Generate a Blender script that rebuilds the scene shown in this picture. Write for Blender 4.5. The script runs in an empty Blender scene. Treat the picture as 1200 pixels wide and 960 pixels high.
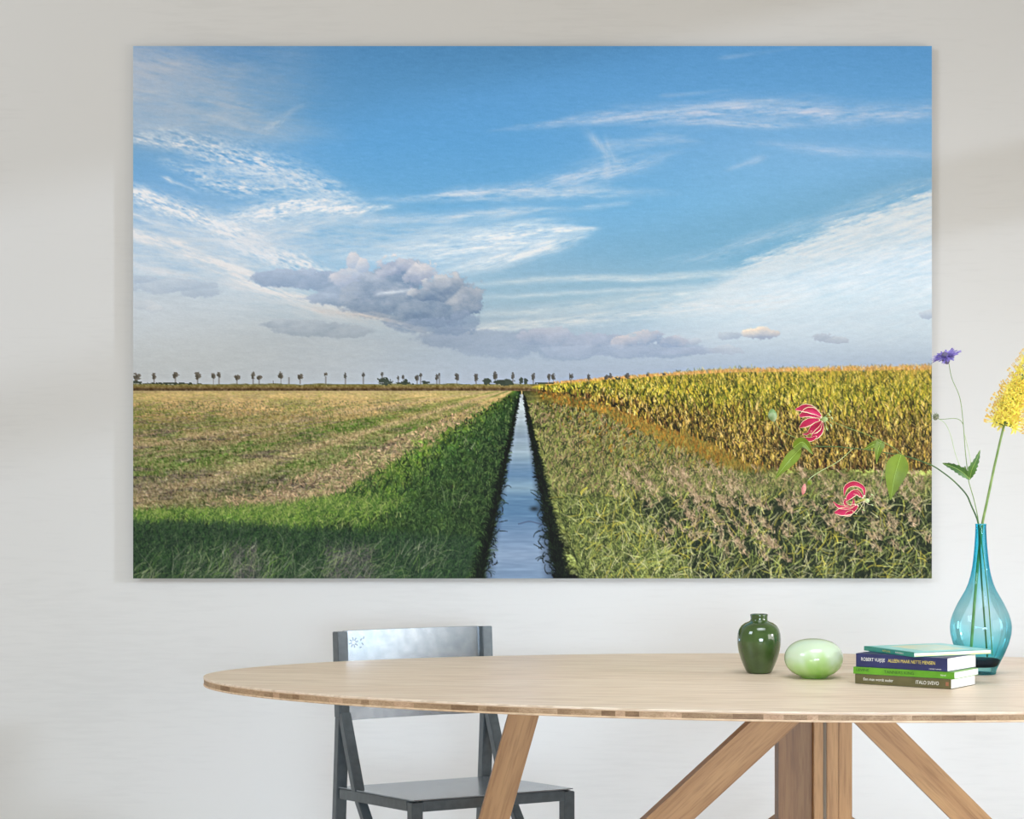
import bpy, bmesh, math, random
import numpy as np
from mathutils import Vector, Matrix
random.seed(3)
C = bpy.context.scene.collection
sc = bpy.context.scene
PI = math.pi
# ---------------- camera: level, 1.19 m up, looking along +y ----------------
F = 2700.0                      # focal length in pixels of the 1200 x 960 frame
EYE, HOR = 1.19, 540.0
cam = bpy.data.cameras.new('camera'); co = bpy.data.objects.new('camera', cam); C.objects.link(co)
cam.sensor_width = 36; cam.lens = F/1200*36; cam.shift_y = (HOR-480)/1200
co.location = (0, 0, EYE); co.rotation_euler = (PI/2, 0, 0)
cam.clip_start = .05; cam.clip_end = 60
sc.camera = co
def P(px, py, d):
    return Vector(((px-600)/F*d, d, EYE-(py-HOR)/F*d))
# ---------------- exposure, ambient, lights ----------------
sc.view_settings.view_transform = 'Standard'; sc.view_settings.look = 'None'
sc.view_settings.exposure = 0; sc.view_settings.gamma = 1; sc.view_settings.use_curve_mapping = False
sc.cycles.max_bounces = 8; sc.cycles.transparent_max_bounces = 16
w = bpy.data.worlds.new('world'); sc.world = w; w.use_nodes = True
w.node_tree.nodes['Background'].inputs[0].default_value = (1, .91, .75, 1)
w.node_tree.nodes['Background'].inputs[1].default_value = 0.49
def area(name, loc, aim, sx, sy, power, col, spread=180):
    l = bpy.data.lights.new(name, 'AREA'); l.shape = 'RECTANGLE'; l.size = sx; l.size_y = sy
    l.energy = power; l.color = col; l.spread = math.radians(spread)
    o = bpy.data.objects.new(name, l); C.objects.link(o); o.location = loc
    o.rotation_euler = (Vector(aim)-Vector(loc)).to_track_quat('-Z', 'Y').to_euler(); return o
area('window_light', (-3.4, 2.2, 3.4), (.2, 5.9, 1.3), 1.6, 1.4, 88, (.76, .86, 1))          # high window, left
area('side_window_light', (2.5, 3.75, .95), (.3, 5.6, .5), 1.5, 1.2, 10, (1, .96, .94), 110)
area('low_fill_light', (1.2, -2.6, .95), (.75, 5.9, .05), 2.4, 1.0, 12.2, (.68, .83, 1.0), 30)          # added fill behind the camera, brightens the lower wall
area('table_fill_light', (.9, 3.3, 3.4), (.75, 4.5, .75), 2.0, 1.2, 8, (.86, .93, 1), 60)          # fill lamp added overhead to lift the tabletop
sun = bpy.data.lights.new('sun', 'SUN'); sun.energy = 1.2; sun.angle = math.radians(2.2); sun.color = (.74, .84, 1)
so = bpy.data.objects.new('sun', sun); C.objects.link(so); so.location = (6, 1, 4)
so.rotation_euler = Vector((-1, .35, -.237)).to_track_quat('-Z', 'Y').to_euler()
# ---------------- material helpers ----------------
def lin(c):
    return tuple(((v/255)/12.92 if v/255 <= .04045 else ((v/255+.055)/1.055)**2.4) for v in c)+(1,)
def mat(name, col, rough=.5, metal=0, **kw):
    m = bpy.data.materials.new(name); m.use_nodes = True
    b = m.node_tree.nodes['Principled BSDF']
    b.inputs['Base Color'].default_value = lin(col); b.inputs['Roughness'].default_value = rough; b.inputs['Metallic'].default_value = metal
    for k, v in kw.items(): b.inputs[k.replace('_', ' ')].default_value = v
    return m
def nd(m, t, **kw):
    n = m.node_tree.nodes.new(t)
    for k, v in kw.items():
        if k in n.inputs: n.inputs[k].default_value = v
        else: setattr(n, k, v)
    return n
def noisy(m, c1, c2, scale=(1, 1, 1), nscale=8, detail=4, bump=0, bscale=None, lo=.35, hi=.65, rough=None, dist=.001):
    """colour between c1 and c2 by noise over the object's own coordinates, with a little relief"""
    L = m.node_tree.links; b = m.node_tree.nodes['Principled BSDF']
    tc = nd(m, 'ShaderNodeTexCoord'); mp = nd(m, 'ShaderNodeMapping'); mp.inputs['Scale'].default_value = scale
    L.new(tc.outputs['Object'], mp.inputs[0])
    n = nd(m, 'ShaderNodeTexNoise', Scale=nscale, Detail=detail); L.new(mp.outputs[0], n.inputs['Vector'])
    r = nd(m, 'ShaderNodeValToRGB'); L.new(n.outputs['Fac'], r.inputs[0])
    r.color_ramp.elements[0].position = lo; r.color_ramp.elements[0].color = lin(c1)
    r.color_ramp.elements[1].position = hi; r.color_ramp.elements[1].color = lin(c2)
    L.new(r.outputs[0], b.inputs['Base Color'])
    if bump:
        n2 = nd(m, 'ShaderNodeTexNoise', Scale=bscale or nscale, Detail=detail); L.new(mp.outputs[0], n2.inputs['Vector'])
        bp = nd(m, 'ShaderNodeBump', Strength=bump, Distance=dist); L.new(n2.outputs['Fac'], bp.inputs['Height'])
        L.new(bp.outputs[0], b.inputs['Normal'])
    return m
def wood(name, c1, c2, grain=(1.2, 26, 26), rough=.5, c3=None):
    """long grain along the object's x axis: broad figure times fine pores"""
    m = mat(name, c1, rough); L = m.node_tree.links; b = m.node_tree.nodes['Principled BSDF']
    tc = nd(m, 'ShaderNodeTexCoord'); oi = nd(m, 'ShaderNodeObjectInfo')
    ad = nd(m, 'ShaderNodeVectorMath', operation='ADD'); L.new(tc.outputs['Object'], ad.inputs[0])
    mu = nd(m, 'ShaderNodeVectorMath', operation='SCALE'); L.new(oi.outputs['Random'], mu.inputs['Scale']); mu.inputs[0].default_value = (3, 7, 5)
    L.new(mu.outputs[0], ad.inputs[1])
    mp = nd(m, 'ShaderNodeMapping'); mp.inputs['Scale'].default_value = grain; L.new(ad.outputs[0], mp.inputs[0])
    n = nd(m, 'ShaderNodeTexNoise', Scale=1.0, Detail=5, Distortion=.6); L.new(mp.outputs[0], n.inputs['Vector'])
    mp2 = nd(m, 'ShaderNodeMapping'); mp2.inputs['Scale'].default_value = tuple(g*8 for g in grain); L.new(ad.outputs[0], mp2.inputs[0])
    n2 = nd(m, 'ShaderNodeTexNoise', Scale=1.0, Detail=3); L.new(mp2.outputs[0], n2.inputs['Vector'])
    r = nd(m, 'ShaderNodeValToRGB'); L.new(n.outputs['Fac'], r.inputs[0])
    r.color_ramp.elements[0].position = .32; r.color_ramp.elements[0].color = lin(c1)
    r.color_ramp.elements[1].position = .68; r.color_ramp.elements[1].color = lin(c2)
    r2 = nd(m, 'ShaderNodeValToRGB'); L.new(n2.outputs['Fac'], r2.inputs[0])
    r2.color_ramp.elements[0].position = .35; r2.color_ramp.elements[0].color = (.74, .69, .63, 1)
    r2.color_ramp.elements[1].position = .55; r2.color_ramp.elements[1].color = (1, 1, 1, 1)
    mx = nd(m, 'ShaderNodeMix', data_type='RGBA', blend_type='MULTIPLY'); mx.inputs[0].default_value = .8
    L.new(r.outputs[0], mx.inputs[6]); L.new(r2.outputs[0], mx.inputs[7]); L.new(mx.outputs[2], b.inputs['Base Color'])
    bp = nd(m, 'ShaderNodeBump', Strength=.25, Distance=.0006); L.new(n2.outputs['Fac'], bp.inputs['Height']); L.new(bp.outputs[0], b.inputs['Normal'])
    return m
# ---------------- mesh helpers ----------------
def mesh(name, verts, faces, mats, parent=None, smooth=False, mi=None, loc=None, rot=None):
    me = bpy.data.meshes.new(name); me.from_pydata([tuple(v) for v in verts], [], faces); me.update()
    for m in (mats if isinstance(mats, (list, tuple)) else [mats]): me.materials.append(m)
    if mi: me.polygons.foreach_set('material_index', mi)
    if smooth: me.polygons.foreach_set('use_smooth', [True]*len(me.polygons))
    if smooth: me.set_sharp_from_angle(angle=math.radians(50))
    o = bpy.data.objects.new(name, me); C.objects.link(o)
    if parent: o.parent = parent
    if loc is not None: o.location = loc
    if rot is not None: o.rotation_euler = rot
    return o
def bm_obj(name, bm, m, parent=None, smooth=False, matrix=None):
    me = bpy.data.meshes.new(name); bmesh.ops.recalc_face_normals(bm, faces=bm.faces); bm.to_mesh(me); bm.free()
    for k in (m if isinstance(m, (list, tuple)) else [m]): me.materials.append(k)
    if smooth: me.polygons.foreach_set('use_smooth', [True]*len(me.polygons))
    o = bpy.data.objects.new(name, me); C.objects.link(o)
    if parent: o.parent = parent
    if matrix is not None: o.matrix_local = matrix
    return o
def box_bm(x0, x1, y0, y1, z0, z1, bev=.002, seg=2):
    bm = bmesh.new(); bmesh.ops.create_cube(bm, size=1)
    for v in bm.verts: v.co = Vector(((x0+x1)/2+v.co.x*(x1-x0), (y0+y1)/2+v.co.y*(y1-y0), (z0+z1)/2+v.co.z*(z1-z0)))
    if bev: bmesh.ops.bevel(bm, geom=list(bm.edges), offset=bev, segments=seg, affect='EDGES', profile=.5)
    return bm
def box(name, x0, x1, y0, y1, z0, z1, m, parent=None, bev=.002):
    return bm_obj(name, box_bm(x0, x1, y0, y1, z0, z1, bev), m, parent)
def beam(name, p, q, wy, wz, m, parent=None, up=(0, 1, 0), bev=.0015, cut=None):
    """a bar from p to q, its length on local x, wy thick along 'up', wz across"""
    p, q = Vector(p), Vector(q); L = (q-p).length; x = (q-p)/L; y = Vector(up); y = (y-y.dot(x)*x).normalized(); z = x.cross(y)
    M = Matrix((x, y, z)).transposed().to_4x4(); M.translation = (p+q)/2
    bm = box_bm(-L/2, L/2, -wy/2, wy/2, -wz/2, wz/2, 0)
    bm.transform(M)
    for pl in (cut or ()):
        r = bmesh.ops.bisect_plane(bm, geom=bm.verts[:]+bm.edges[:]+bm.faces[:], plane_co=pl[0], plane_no=pl[1], clear_outer=True)
        e = [g for g in r['geom_cut'] if isinstance(g, bmesh.types.BMEdge)]
        if e: bmesh.ops.contextual_create(bm, geom=e)
    bm.transform(M.inverted())
    if bev: bmesh.ops.bevel(bm, geom=[e for e in bm.edges], offset=bev, segments=2, affect='EDGES')
    return bm_obj(name, bm, m, parent, matrix=M)
def lathe(name, prof, m, parent=None, n=64, loc=None, mi=None, smooth=True):
    V, Fc, MI = [], [], []
    for (r, z) in prof:
        for k in range(n):
            a = 2*PI*k/n; V.append((r*math.cos(a), r*math.sin(a), z))
    for j in range(len(prof)-1):
        for k in range(n):
            a, b = j*n+k, j*n+(k+1) % n
            Fc.append((a, b, b+n, a+n)); MI.append(mi[j] if mi else 0)
    o = mesh(name, V, Fc, m, parent, smooth, MI, loc)
    bm = bmesh.new(); bm.from_mesh(o.data); bmesh.ops.remove_doubles(bm, verts=bm.verts, dist=1e-6)
    bmesh.ops.dissolve_degenerate(bm, edges=bm.edges, dist=1e-7); bm.to_mesh(o.data); bm.free()
    return o
def spline(pts, n=8):
    """Catmull-Rom through the points"""
    pts = [Vector(p) for p in pts]; out = []
    ext = [2*pts[0]-pts[1]]+pts+[2*pts[-1]-pts[-2]]
    for i in range(1, len(ext)-2):
        a, b, c, d = ext[i-1:i+3]
        for k in range(n):
            t = k/n
            out.append(.5*((2*b)+(c-a)*t+(2*a-5*b+4*c-d)*t*t+(3*b-a-3*c+d)*t**3))
    out.append(pts[-1]); return out
def tube(name, pts, r0, r1, m, parent=None, n=8, sm=6, lumps=None, org=None):
    c = spline(pts, sm) if sm else [Vector(p) for p in pts]
    if org is not None: c = [p-Vector(org) for p in c]
    V, Fc = [], []; N = len(c)
    up = Vector((.13, 1, .21)).normalized()
    for i, p in enumerate(c):
        t = (c[min(i+1, N-1)]-c[max(i-1, 0)]).normalized(); a = t.cross(up).normalized(); b = t.cross(a)
        r = r0+(r1-r0)*i/(N-1)
        if lumps: r *= 1+lumps*math.sin(i*1.7)
        for k in range(n):
            th = 2*PI*k/n; V.append(p+a*math.cos(th)*r+b*math.sin(th)*r)
    for i in range(N-1):
        for k in range(n):
            a, b = i*n+k, i*n+(k+1) % n; Fc.append((a, b, b+n, a+n))
    Fc.append(tuple(range(n))[::-1]); Fc.append(tuple((N-1)*n+k for k in range(n)))
    return mesh(name, V, Fc, m, parent, True)
def empty(name, loc, label, cat, group=None, rz=0):
    o = bpy.data.objects.new(name, None); C.objects.link(o); o.location = loc; o.rotation_euler = (0, 0, rz); o.empty_display_size = .05
    o['label'] = label; o['category'] = cat
    if group: o['group'] = group
    return o
def structure(o): o['kind'] = 'structure'; return o
# ---- the printed landscape, drawn with numpy in sRGB 0..255, image pixels 156..1092 x 54..678 ----
PX0, PY0, PW, PH = 156, 54, 936, 624
def _noise(rng, h, w, sy, sx):
    """smooth value noise with cell size sx, sy (pixels), range about -1..1"""
    gh, gw = int(h/sy)+3, int(w/sx)+3
    g = rng.standard_normal((gh, gw))
    y = np.arange(h)/sy; x = np.arange(w)/sx
    yi = y.astype(int); xi = x.astype(int)
    fy = y-yi; fx = x-xi
    fy = (fy*fy*(3-2*fy))[:, None]; fx = (fx*fx*(3-2*fx))[None, :]
    a = g[yi][:, xi]; b = g[yi][:, xi+1]; c = g[yi+1][:, xi]; d = g[yi+1][:, xi+1]
    return (a*(1-fx)+b*fx)*(1-fy)+(c*(1-fx)+d*fx)*fy
def _fbm(rng, h, w, sy, sx, octs=4, gain=.55):
    r = 0; k = 1; t = 0
    for _ in range(octs):
        r = r+k*_noise(rng, h, w, max(sy, 1.0), max(sx, 1.0)); t += k*k
        k *= gain; sy /= 2; sx /= 2
    return r/math.sqrt(t)
def _sample(n, y, x):
    h, w = n.shape
    y = np.clip(y, 0, h-1.001); x = np.clip(x, 0, w-1.001)
    yi = y.astype(int); xi = x.astype(int); fy = y-yi; fx = x-xi
    return (n[yi, xi]*(1-fx)+n[yi, xi+1]*fx)*(1-fy)+(n[yi+1, xi]*(1-fx)+n[yi+1, xi+1]*fx)*fy
def _fold(v, L):
    return np.abs(np.mod(v, 2*L)-L)
def _sm(a, b, x):
    t = np.clip((x-a)/(b-a), 0, 1)
    return t*t*(3-2*t)
def _ramp(x, xs, cols):
    cols = np.array(cols, float)
    return np.stack([np.interp(x, xs, cols[:, k]) for k in range(3)], -1)
def make_print():
    rng = np.random.default_rng(7)
    X, Y = np.meshgrid(np.arange(PX0, PX0+PW)+.5, np.arange(PY0, PY0+PH)+.5)
    h, w = PH, PW
    img = np.zeros((h, w, 3))
    def over(a, col):
        nonlocal img
        a = np.clip(a, 0, 1)[..., None]
        img = img*(1-a)+np.array(col, float)*a
    # ---------- sky ----------
    t = (Y-54)/396
    cl = _ramp(Y, [54, 110, 170, 240, 300, 350, 400, 450], [(112,155,200), (118,165,208), (112,168,214), (120,170,212), (160,190,214), (190,201,211), (196,203,209), (192,198,203)])
    cc = _ramp(Y, [54, 110, 170, 240, 300, 350, 400, 450], [(84,146,200), (94,158,212), (96,162,214), (108,170,214), (135,182,214), (156,190,212), (164,182,202), (164,178,198)])
    cr = _ramp(Y, [54, 110, 170, 240, 300, 350, 400, 450], [(92,155,210), (102,164,216), (122,176,220), (124,180,218), (122,178,212), (158,194,214), (166,184,203), (156,170,194)])
    m = _sm(170, 470, X)[..., None]; m2 = _sm(560, 960, X)[..., None]
    img = cl*(1-m)+cc*m; img = img*(1-m2)+cr*m2
    big = _fbm(rng, 700, 1300, 60, 120, 5)
    fine = _fbm(rng, 900, 1700, 3.2, 26, 4, .7)
    fine2 = _fbm(rng, 900, 1700, 2.2, 9, 3, .7)
    def streaks(ang, n=fine, ox=0, oy=0):
        c, s = math.cos(ang), math.sin(ang)
        u = (X-624)*c+(Y-250)*s+760+ox; v = -(X-624)*s+(Y-250)*c+430+oy
        return _sample(n, v, u)
    def stroke(pts, ws, al, col, streak=.6, soft=1.0, n=None, warp=5, seed=0):
        """a wisp along a polyline; ws = half widths, al = opacities at the points"""
        best = np.zeros((h, w)); wy = Y+warp*_sample(big, _fold(Y*1.1+seed*37, 690), _fold(X*1.0+seed*91, 1290))
        for (a, b, w0, w1, a0, a1) in zip(pts[:-1], pts[1:], ws[:-1], ws[1:], al[:-1], al[1:]):
            dx, dy = b[0]-a[0], b[1]-a[1]; L = math.hypot(dx, dy)
            tt = ((X-a[0])*dx+(wy-a[1])*dy)/(L*L); tc = np.clip(tt, 0, 1)
            d = np.abs((X-a[0])*(-dy)+(wy-a[1])*dx)/L
            e = np.maximum(np.abs(tt-tc)*L/3, 0)
            ww = w0+(w1-w0)*tc; d = np.sqrt(d*d+e*e)
            k = (a0+(a1-a0)*tc)*np.exp(-(d/ww)**2*soft)
            best = np.maximum(best, k)
        ang = math.atan2(pts[-1][1]-pts[0][1], pts[-1][0]-pts[0][0])
        if ang > math.pi/2: ang -= math.pi
        if ang < -math.pi/2: ang += math.pi
        s = streaks(ang, fine if n is None else n, ox=seed*13 % 60)
        over(best*(1+streak*s*.55), col)
    Wc = (222, 226, 232)
    # thin high veils
    vb = _sample(big, Y*.9+30, _fold(X*.9+200, 1290)); vf = streaks(.12)
    over(_sm(560, 200, X)*_sm(205, 300, Y)*np.clip(.5+.3*vb+.16*vf, 0, 1), (205, 213, 221))
    over(_sm(700, 300, X)*_sm(225, 290, Y)*(1-_sm(380, 440, Y))*np.clip(.28+.2*vb+.12*vf, 0, 1), (200, 212, 222))
    over((1-_sm(250, 430, X))*(1-_sm(140, 200, Y))*np.clip(.34+.22*vb+.07*vf, 0, 1), (186, 194, 208))
    # upper left haze
    stroke([(150, 75), (215, 80), (300, 120)], [24, 18, 10], [.5, .5, 0], (190, 196, 208), .5, seed=1)
    stroke([(150, 108), (230, 112), (330, 150), (420, 165)], [26, 18, 12, 8], [.42, .42, .25, 0], (192, 200, 212), .5, seed=2)
    stroke([(150, 140), (250, 135), (330, 140)], [14, 12, 8], [.3, .35, 0], (196, 204, 216), .5, seed=3)
    stroke([(200, 120), (280, 146), (300, 150)], [5, 4, 3], [.1, .35, .1], (205, 210, 218), .6, seed=4)
    stroke([(315, 150), (348, 134)], [5, 4], [.45, .2], (200, 210, 222), .8, n=fine2, seed=5)
    # rippled patch
    stroke([(160, 163), (230, 170), (300, 190), (370, 218), (425, 236)], [6, 15, 19, 12, 3], [.55, .62, .6, .55, .2], (214, 222, 232), 1.3, n=fine2, warp=4, seed=6)
    stroke([(205, 195), (260, 212), (330, 215)], [6, 11, 9], [.3, .55, .45], (216, 222, 230), 1.3, n=fine2, seed=7)
    stroke([(240, 200), (330, 200), (390, 212)], [6, 8, 4], [.3, .5, .3], (214, 222, 232), 1.2, n=fine2, seed=71)
    stroke([(198, 208), (226, 222)], [2.5, 2], [.5, .2], (214, 222, 232), .8, seed=8)
    # lower left bands
    stroke([(150, 222), (215, 252), (290, 285), (350, 312), (410, 328)], [9, 13, 16, 13, 5], [.9, .85, .9, .75, .2], (226, 228, 232), .9, n=fine2, seed=9)
    stroke([(150, 272), (215, 293), (290, 328), (370, 352), (450, 374)], [8, 9, 12, 9, 6], [.85, .8, .9, .65, .3], (224, 224, 226), .8, seed=10)
    stroke([(150, 250), (200, 268), (260, 280)], [4, 5, 4], [.5, .5, .3], (214, 220, 228), 1, seed=11)
    stroke([(150, 300), (210, 312), (280, 330)], [7, 6, 6], [.55, .5, .4], (212, 216, 222), .9, seed=12)
    stroke([(258, 262), (320, 252), (380, 244), (452, 239)], [8, 14, 12, 3], [.5, .8, .9, .55], (228, 231, 236), .8, n=fine2, seed=13)
    stroke([(290, 285), (350, 268), (430, 252)], [10, 10, 4], [.5, .55, .2], (214, 220, 228), .9, seed=14)
    stroke([(330, 285), (420, 290), (520, 280)], [16, 20, 14], [.4, .5, .3], (200, 212, 224), .7, seed=15)
    # middle wisps
    stroke([(430, 262), (520, 254), (600, 248), (700, 246)], [5, 6, 6, 3], [.45, .5, .5, .1], (208, 218, 230), .7, warp=2, seed=16)
    stroke([(450, 233), (540, 230), (640, 227), (790, 225)], [4, 6, 9, 3], [.3, .6, .6, .05], (205, 216, 230), .8, warp=3, seed=17)
    stroke([(575, 226), (650, 210), (720, 196), (790, 178)], [4, 8, 13, 6], [.3, .42, .5, .1], (205, 214, 230), .9, warp=3, seed=18)
    stroke([(700, 168), (711, 180), (712, 196)], [5, 5, 5], [.45, .45, .3], (212, 218, 230), .5, warp=1, seed=19)
    stroke([(720, 172), (790, 166), (830, 168)], [7, 5, 3], [.35, .35, 0], (200, 212, 230), .6, seed=191)
    stroke([(690, 243), (730, 239)], [3, 3], [.4, .3], (208, 218, 230), .6, warp=1, seed=20)
    stroke([(420, 300), (520, 290), (610, 276), (692, 270)], [10, 22, 15, 3], [.2, .6, .85, .7], (228, 233, 238), .7, warp=3, seed=21)
    stroke([(530, 318), (580, 305), (640, 288), (680, 275)], [5, 10, 10, 4], [.5, .75, .85, .6], (226, 232, 238), .7, warp=2, seed=22)
    # top right band
    stroke([(575, 155), (640, 147), (740, 138), (860, 130), (1000, 130), (1100, 126)], [2, 4, 10, 13, 12, 9], [.1, .4, .55, .6, .48, .4], (196, 208, 230), .8, warp=3, seed=23)
    stroke([(700, 141), (800, 127), (900, 118), (960, 120)], [3, 3, 4, 3], [.3, .4, .4, .1], (204, 214, 232), .6, warp=2, seed=24)
    stroke([(840, 143), (900, 146), (960, 150)], [4, 5, 3], [.4, .5, .1], (200, 212, 232), 1, warp=2, seed=241)
    stroke([(780, 112), (850, 106)], [2.5, 2], [.3, .15], (180, 200, 226), .5, warp=1, seed=25)
    stroke([(850, 66), (930, 57)], [3, 2], [.25, .1], (170, 196, 226), .6, warp=1, seed=251)
    stroke([(860, 196), (884, 188)], [3, 4], [.25, .45], (196, 210, 230), .6, warp=1, seed=26)
    stroke([(895, 168), (960, 176), (1092, 184)], [3, 7, 5], [.3, .32, .2], (188, 206, 232), .8, warp=2, seed=27)
    # long right veil
    edge = np.interp(X, [156, 700, 800, 880, 960, 1030, 1092], [420, 392, 352, 305, 272, 250, 222])
    wav = 5*_sample(big, Y*.5+40, _fold(X*.7, 1290))
    s1 = streaks(-.28, fine)
    body = _sm(-9, 16, Y-edge+wav+5*s1)
    fade = np.interp(Y, [220, 300, 340, 380, 420], [1, .92, .8, .5, .08])
    right = _sm(690, 900, X)
    over(body*fade*right*(.93+.1*s1), (222, 230, 237))
    stroke([(790, 305), (880, 284), (960, 258), (1040, 228), (1092, 212)], [6, 8, 9, 8, 5], [.15, .4, .4, .3, .3], (196, 214, 232), .8, warp=4, seed=28)
    stroke([(540, 334), (640, 330), (760, 326), (860, 320), (940, 312)], [2.5, 4, 4, 5, 8], [.35, .65, .7, .6, .4], (214, 225, 233), .4, warp=2, seed=29)
    stroke([(560, 350), (640, 347), (740, 339), (860, 332)], [2, 2.5, 3, 4], [.3, .6, .5, .4], (210, 222, 232), .4, warp=2, seed=30)
    stroke([(560, 368), (640, 364), (740, 352), (860, 340)], [4, 6, 8, 9], [.4, .6, .5, .5], (206, 217, 226), .6, warp=2, seed=31)
    stroke([(548, 384), (640, 380), (740, 368), (900, 352)], [4, 8, 9, 14], [.75, .65, .6, .6], (214, 220, 226), .7, warp=2, seed=32)
    stroke([(800, 345), (850, 341)], [4, 4], [.5, .4], (222, 230, 236), .6, warp=1, seed=33)
    stroke([(700, 405), (900, 385), (1092, 372)], [10, 20, 22], [.3, .42, .4], (196, 208, 220), .5, seed=34)
    # horizon haze, left glow
    over(_sm(320, 400, Y)*(1-_sm(330, 640, X))*.6, (190, 198, 207))
    # cumulus: list of lobes, lit from the left
    cn = _fbm(rng, h, w, 18, 26, 5, .5); cn2 = _fbm(rng, h, w, 5, 6, 3, .7)
    def cloud(lobes, dark, lit, alpha, edge_n=.55, flat=None, litk=1.0):
        f = np.full((h, w), -9.0); hgt = np.zeros((h, w))
        for (cx, cy, rx, ry) in lobes:
            d = 1-np.sqrt(((X-cx)/rx)**2+((Y-cy)/ry)**2)
            up = (-(X-cx)/rx*.35-(Y-cy)/ry)
            k = _sm(-.22, .22, d-f)
            hgt = hgt*(1-k)+up*k; f = np.maximum(f, d)
        f = f+edge_n*(.26*cn+.15*cn2)
        a = _sm(-.02, .24, f)
        L = np.clip(.40+.5*hgt*litk+.20*cn+.05*cn2, 0, 1)[..., None]
        col = np.array(dark, float)*(1-L)+np.array(lit, float)*L
        over(a*alpha, col)
    cloud([(205, 335, 60, 9), (160, 328, 30, 6), (235, 343, 30, 7)], (160, 176, 196), (190, 200, 212), .6)
    cloud([(365, 384, 60, 11), (405, 388, 34, 8), (330, 380, 30, 7)], (150, 166, 186), (188, 198, 210), .75)
    cloud([(600, 402, 75, 17), (530, 396, 60, 14), (680, 406, 90, 17), (770, 410, 70, 12)], (142, 160, 188), (160, 176, 200), .75, .5)
    cloud([(330, 326, 45, 11), (375, 328, 38, 14), (415, 338, 45, 18), (400, 350, 40, 10)], (138, 158, 186), (176, 190, 210), .9)
    cloud([(414, 306, 9, 12), (424, 312, 11, 11), (408, 325, 24, 14)], (165, 180, 204), (224, 218, 220), .85, .7)
    cloud([(455, 342, 52, 28), (470, 322, 38, 21), (525, 352, 42, 32), (500, 365, 60, 24), (440, 358, 46, 16)], (108, 134, 168), (184, 194, 208), .95, .6, litk=.7)
    cloud([(463, 312, 26, 14), (490, 322, 22, 15)], (146, 162, 190), (232, 226, 226), .85, 1.0)
    cloud([(520, 337, 28, 16), (545, 352, 21, 20), (500, 345, 20, 10)], (110, 136, 170), (206, 208, 214), .85, .8)
    cloud([(510, 383, 58, 12), (545, 378, 22, 13)], (130, 152, 184), (150, 168, 196), .7, .5)
    stroke([(380, 362), (440, 372), (490, 386)], [5, 6, 5], [.6, .6, .3], (206, 204, 206), .8, warp=2, seed=35)
    stroke([(448, 347), (478, 343)], [2.5, 2], [.6, .6], (205, 214, 226), .8, warp=2, n=fine2, seed=36)
    cloud([(640, 396, 38, 11), (700, 400, 50, 12), (622, 396, 12, 8)], (140, 158, 188), (184, 190, 208), .7, .8)
    cloud([(762, 396, 28, 13), (785, 400, 24, 10), (735, 400, 22, 8)], (142, 160, 190), (226, 214, 212), .85, .8)
    cloud([(720, 412, 100, 8), (800, 412, 44, 6)], (148, 164, 192), (168, 182, 204), .6, .6)
    cloud([(820, 411, 34, 5)], (150, 164, 190), (170, 182, 204), .5)
    cloud([(846, 410, 26, 6), (815, 400, 8, 4)], (160, 172, 194), (190, 198, 210), .65, .9)
    cloud([(888, 391, 22, 7), (893, 389, 12, 7)], (150, 162, 186), (244, 226, 206), .9, .8, litk=1.3)
    cloud([(855, 393, 16, 5)], (150, 166, 190), (186, 196, 208), .7, .9)
    cloud([(962, 396, 15, 7), (975, 399, 18, 4)], (150, 162, 184), (184, 192, 204), .75, .9)
    cloud([(1088, 369, 14, 6)], (150, 166, 190), (196, 204, 214), .7, .9)
    cloud([(165, 358, 14, 7), (178, 362, 10, 4)], (182, 192, 204), (206, 210, 216), .5, .9)
    over(np.full((h, w), .5)*_sm(415, 450, Y), _ramp(X, [156, 450, 640, 800, 1092], [(190,197,206), (176,186,200), (160,172,194), (146,162,190), (150,166,192)]))
    img += (fine2[:h, :w]*1.6+rng.standard_normal((h, w))*1.2)[..., None]
    # ---------- ground ----------
    VX, VY = 611.5, 452.0
    dy = np.maximum(Y-VY, .6)
    gx = (X-VX)/dy; gz = 60/dy
    n1 = _fbm(rng, 800, 1400, 7, 12, 4, .7)
    def gn(sx, sz, n=n1):   # noise laid out on the ground
        return _sample(n, _fold(gz*sz*40+17, 790), _fold(gx*sx*40+600, 1390))
    tex = _fbm(rng, h, w, 2.2, 2.6, 2, .8)
    texh = _fbm(rng, h, w, 1.6, 7, 3, .7)
    texb = _fbm(rng, h, w, 8, 22, 4, .6)
    texh2 = _fbm(rng, h, w, 5, 34, 4, .6)
    texbig = _fbm(rng, h, w, 20, 46, 3, .6)
    # stubble field
    base = _ramp(Y, [456, 462, 472, 482, 490, 500, 508, 520, 530, 545, 560, 572, 584, 600],
        [(172,152,98), (196,172,112), (192,164,108), (184,156,100), (158,138,84), (128,128,66), (146,128,84), (140,126,86), (112,118,68), (108,120,60), (118,112,82), (112,98,82), (136,116,88), (120,120,70)])
    rad = _noise(rng, 4, 600, 4, 1)[1]
    rr = np.interp(gx*6+300, np.arange(600), rad)
    rs = np.interp(gx*22+300, np.arange(600), rad[::-1])
    mixg = _sm(-.5, 1.3, .7*rr+.9*texbig+.5*texh2+.2*rs)[..., None]*np.interp(Y, [458, 475, 500, 560, 590], [.1, .35, .9, .8, .4])[..., None]
    field = base*(1-mixg)+np.array((88, 118, 40.))*mixg
    mixs = _sm(.2, 1.5, -.7*rr+.6*texh2+.6*rs+.3*texb)[..., None]*np.interp(Y, [458, 480, 510, 590], [.2, .5, .8, .7])[..., None]
    field = field*(1-mixs)+np.array((172, 146, 112.))*mixs
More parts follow.
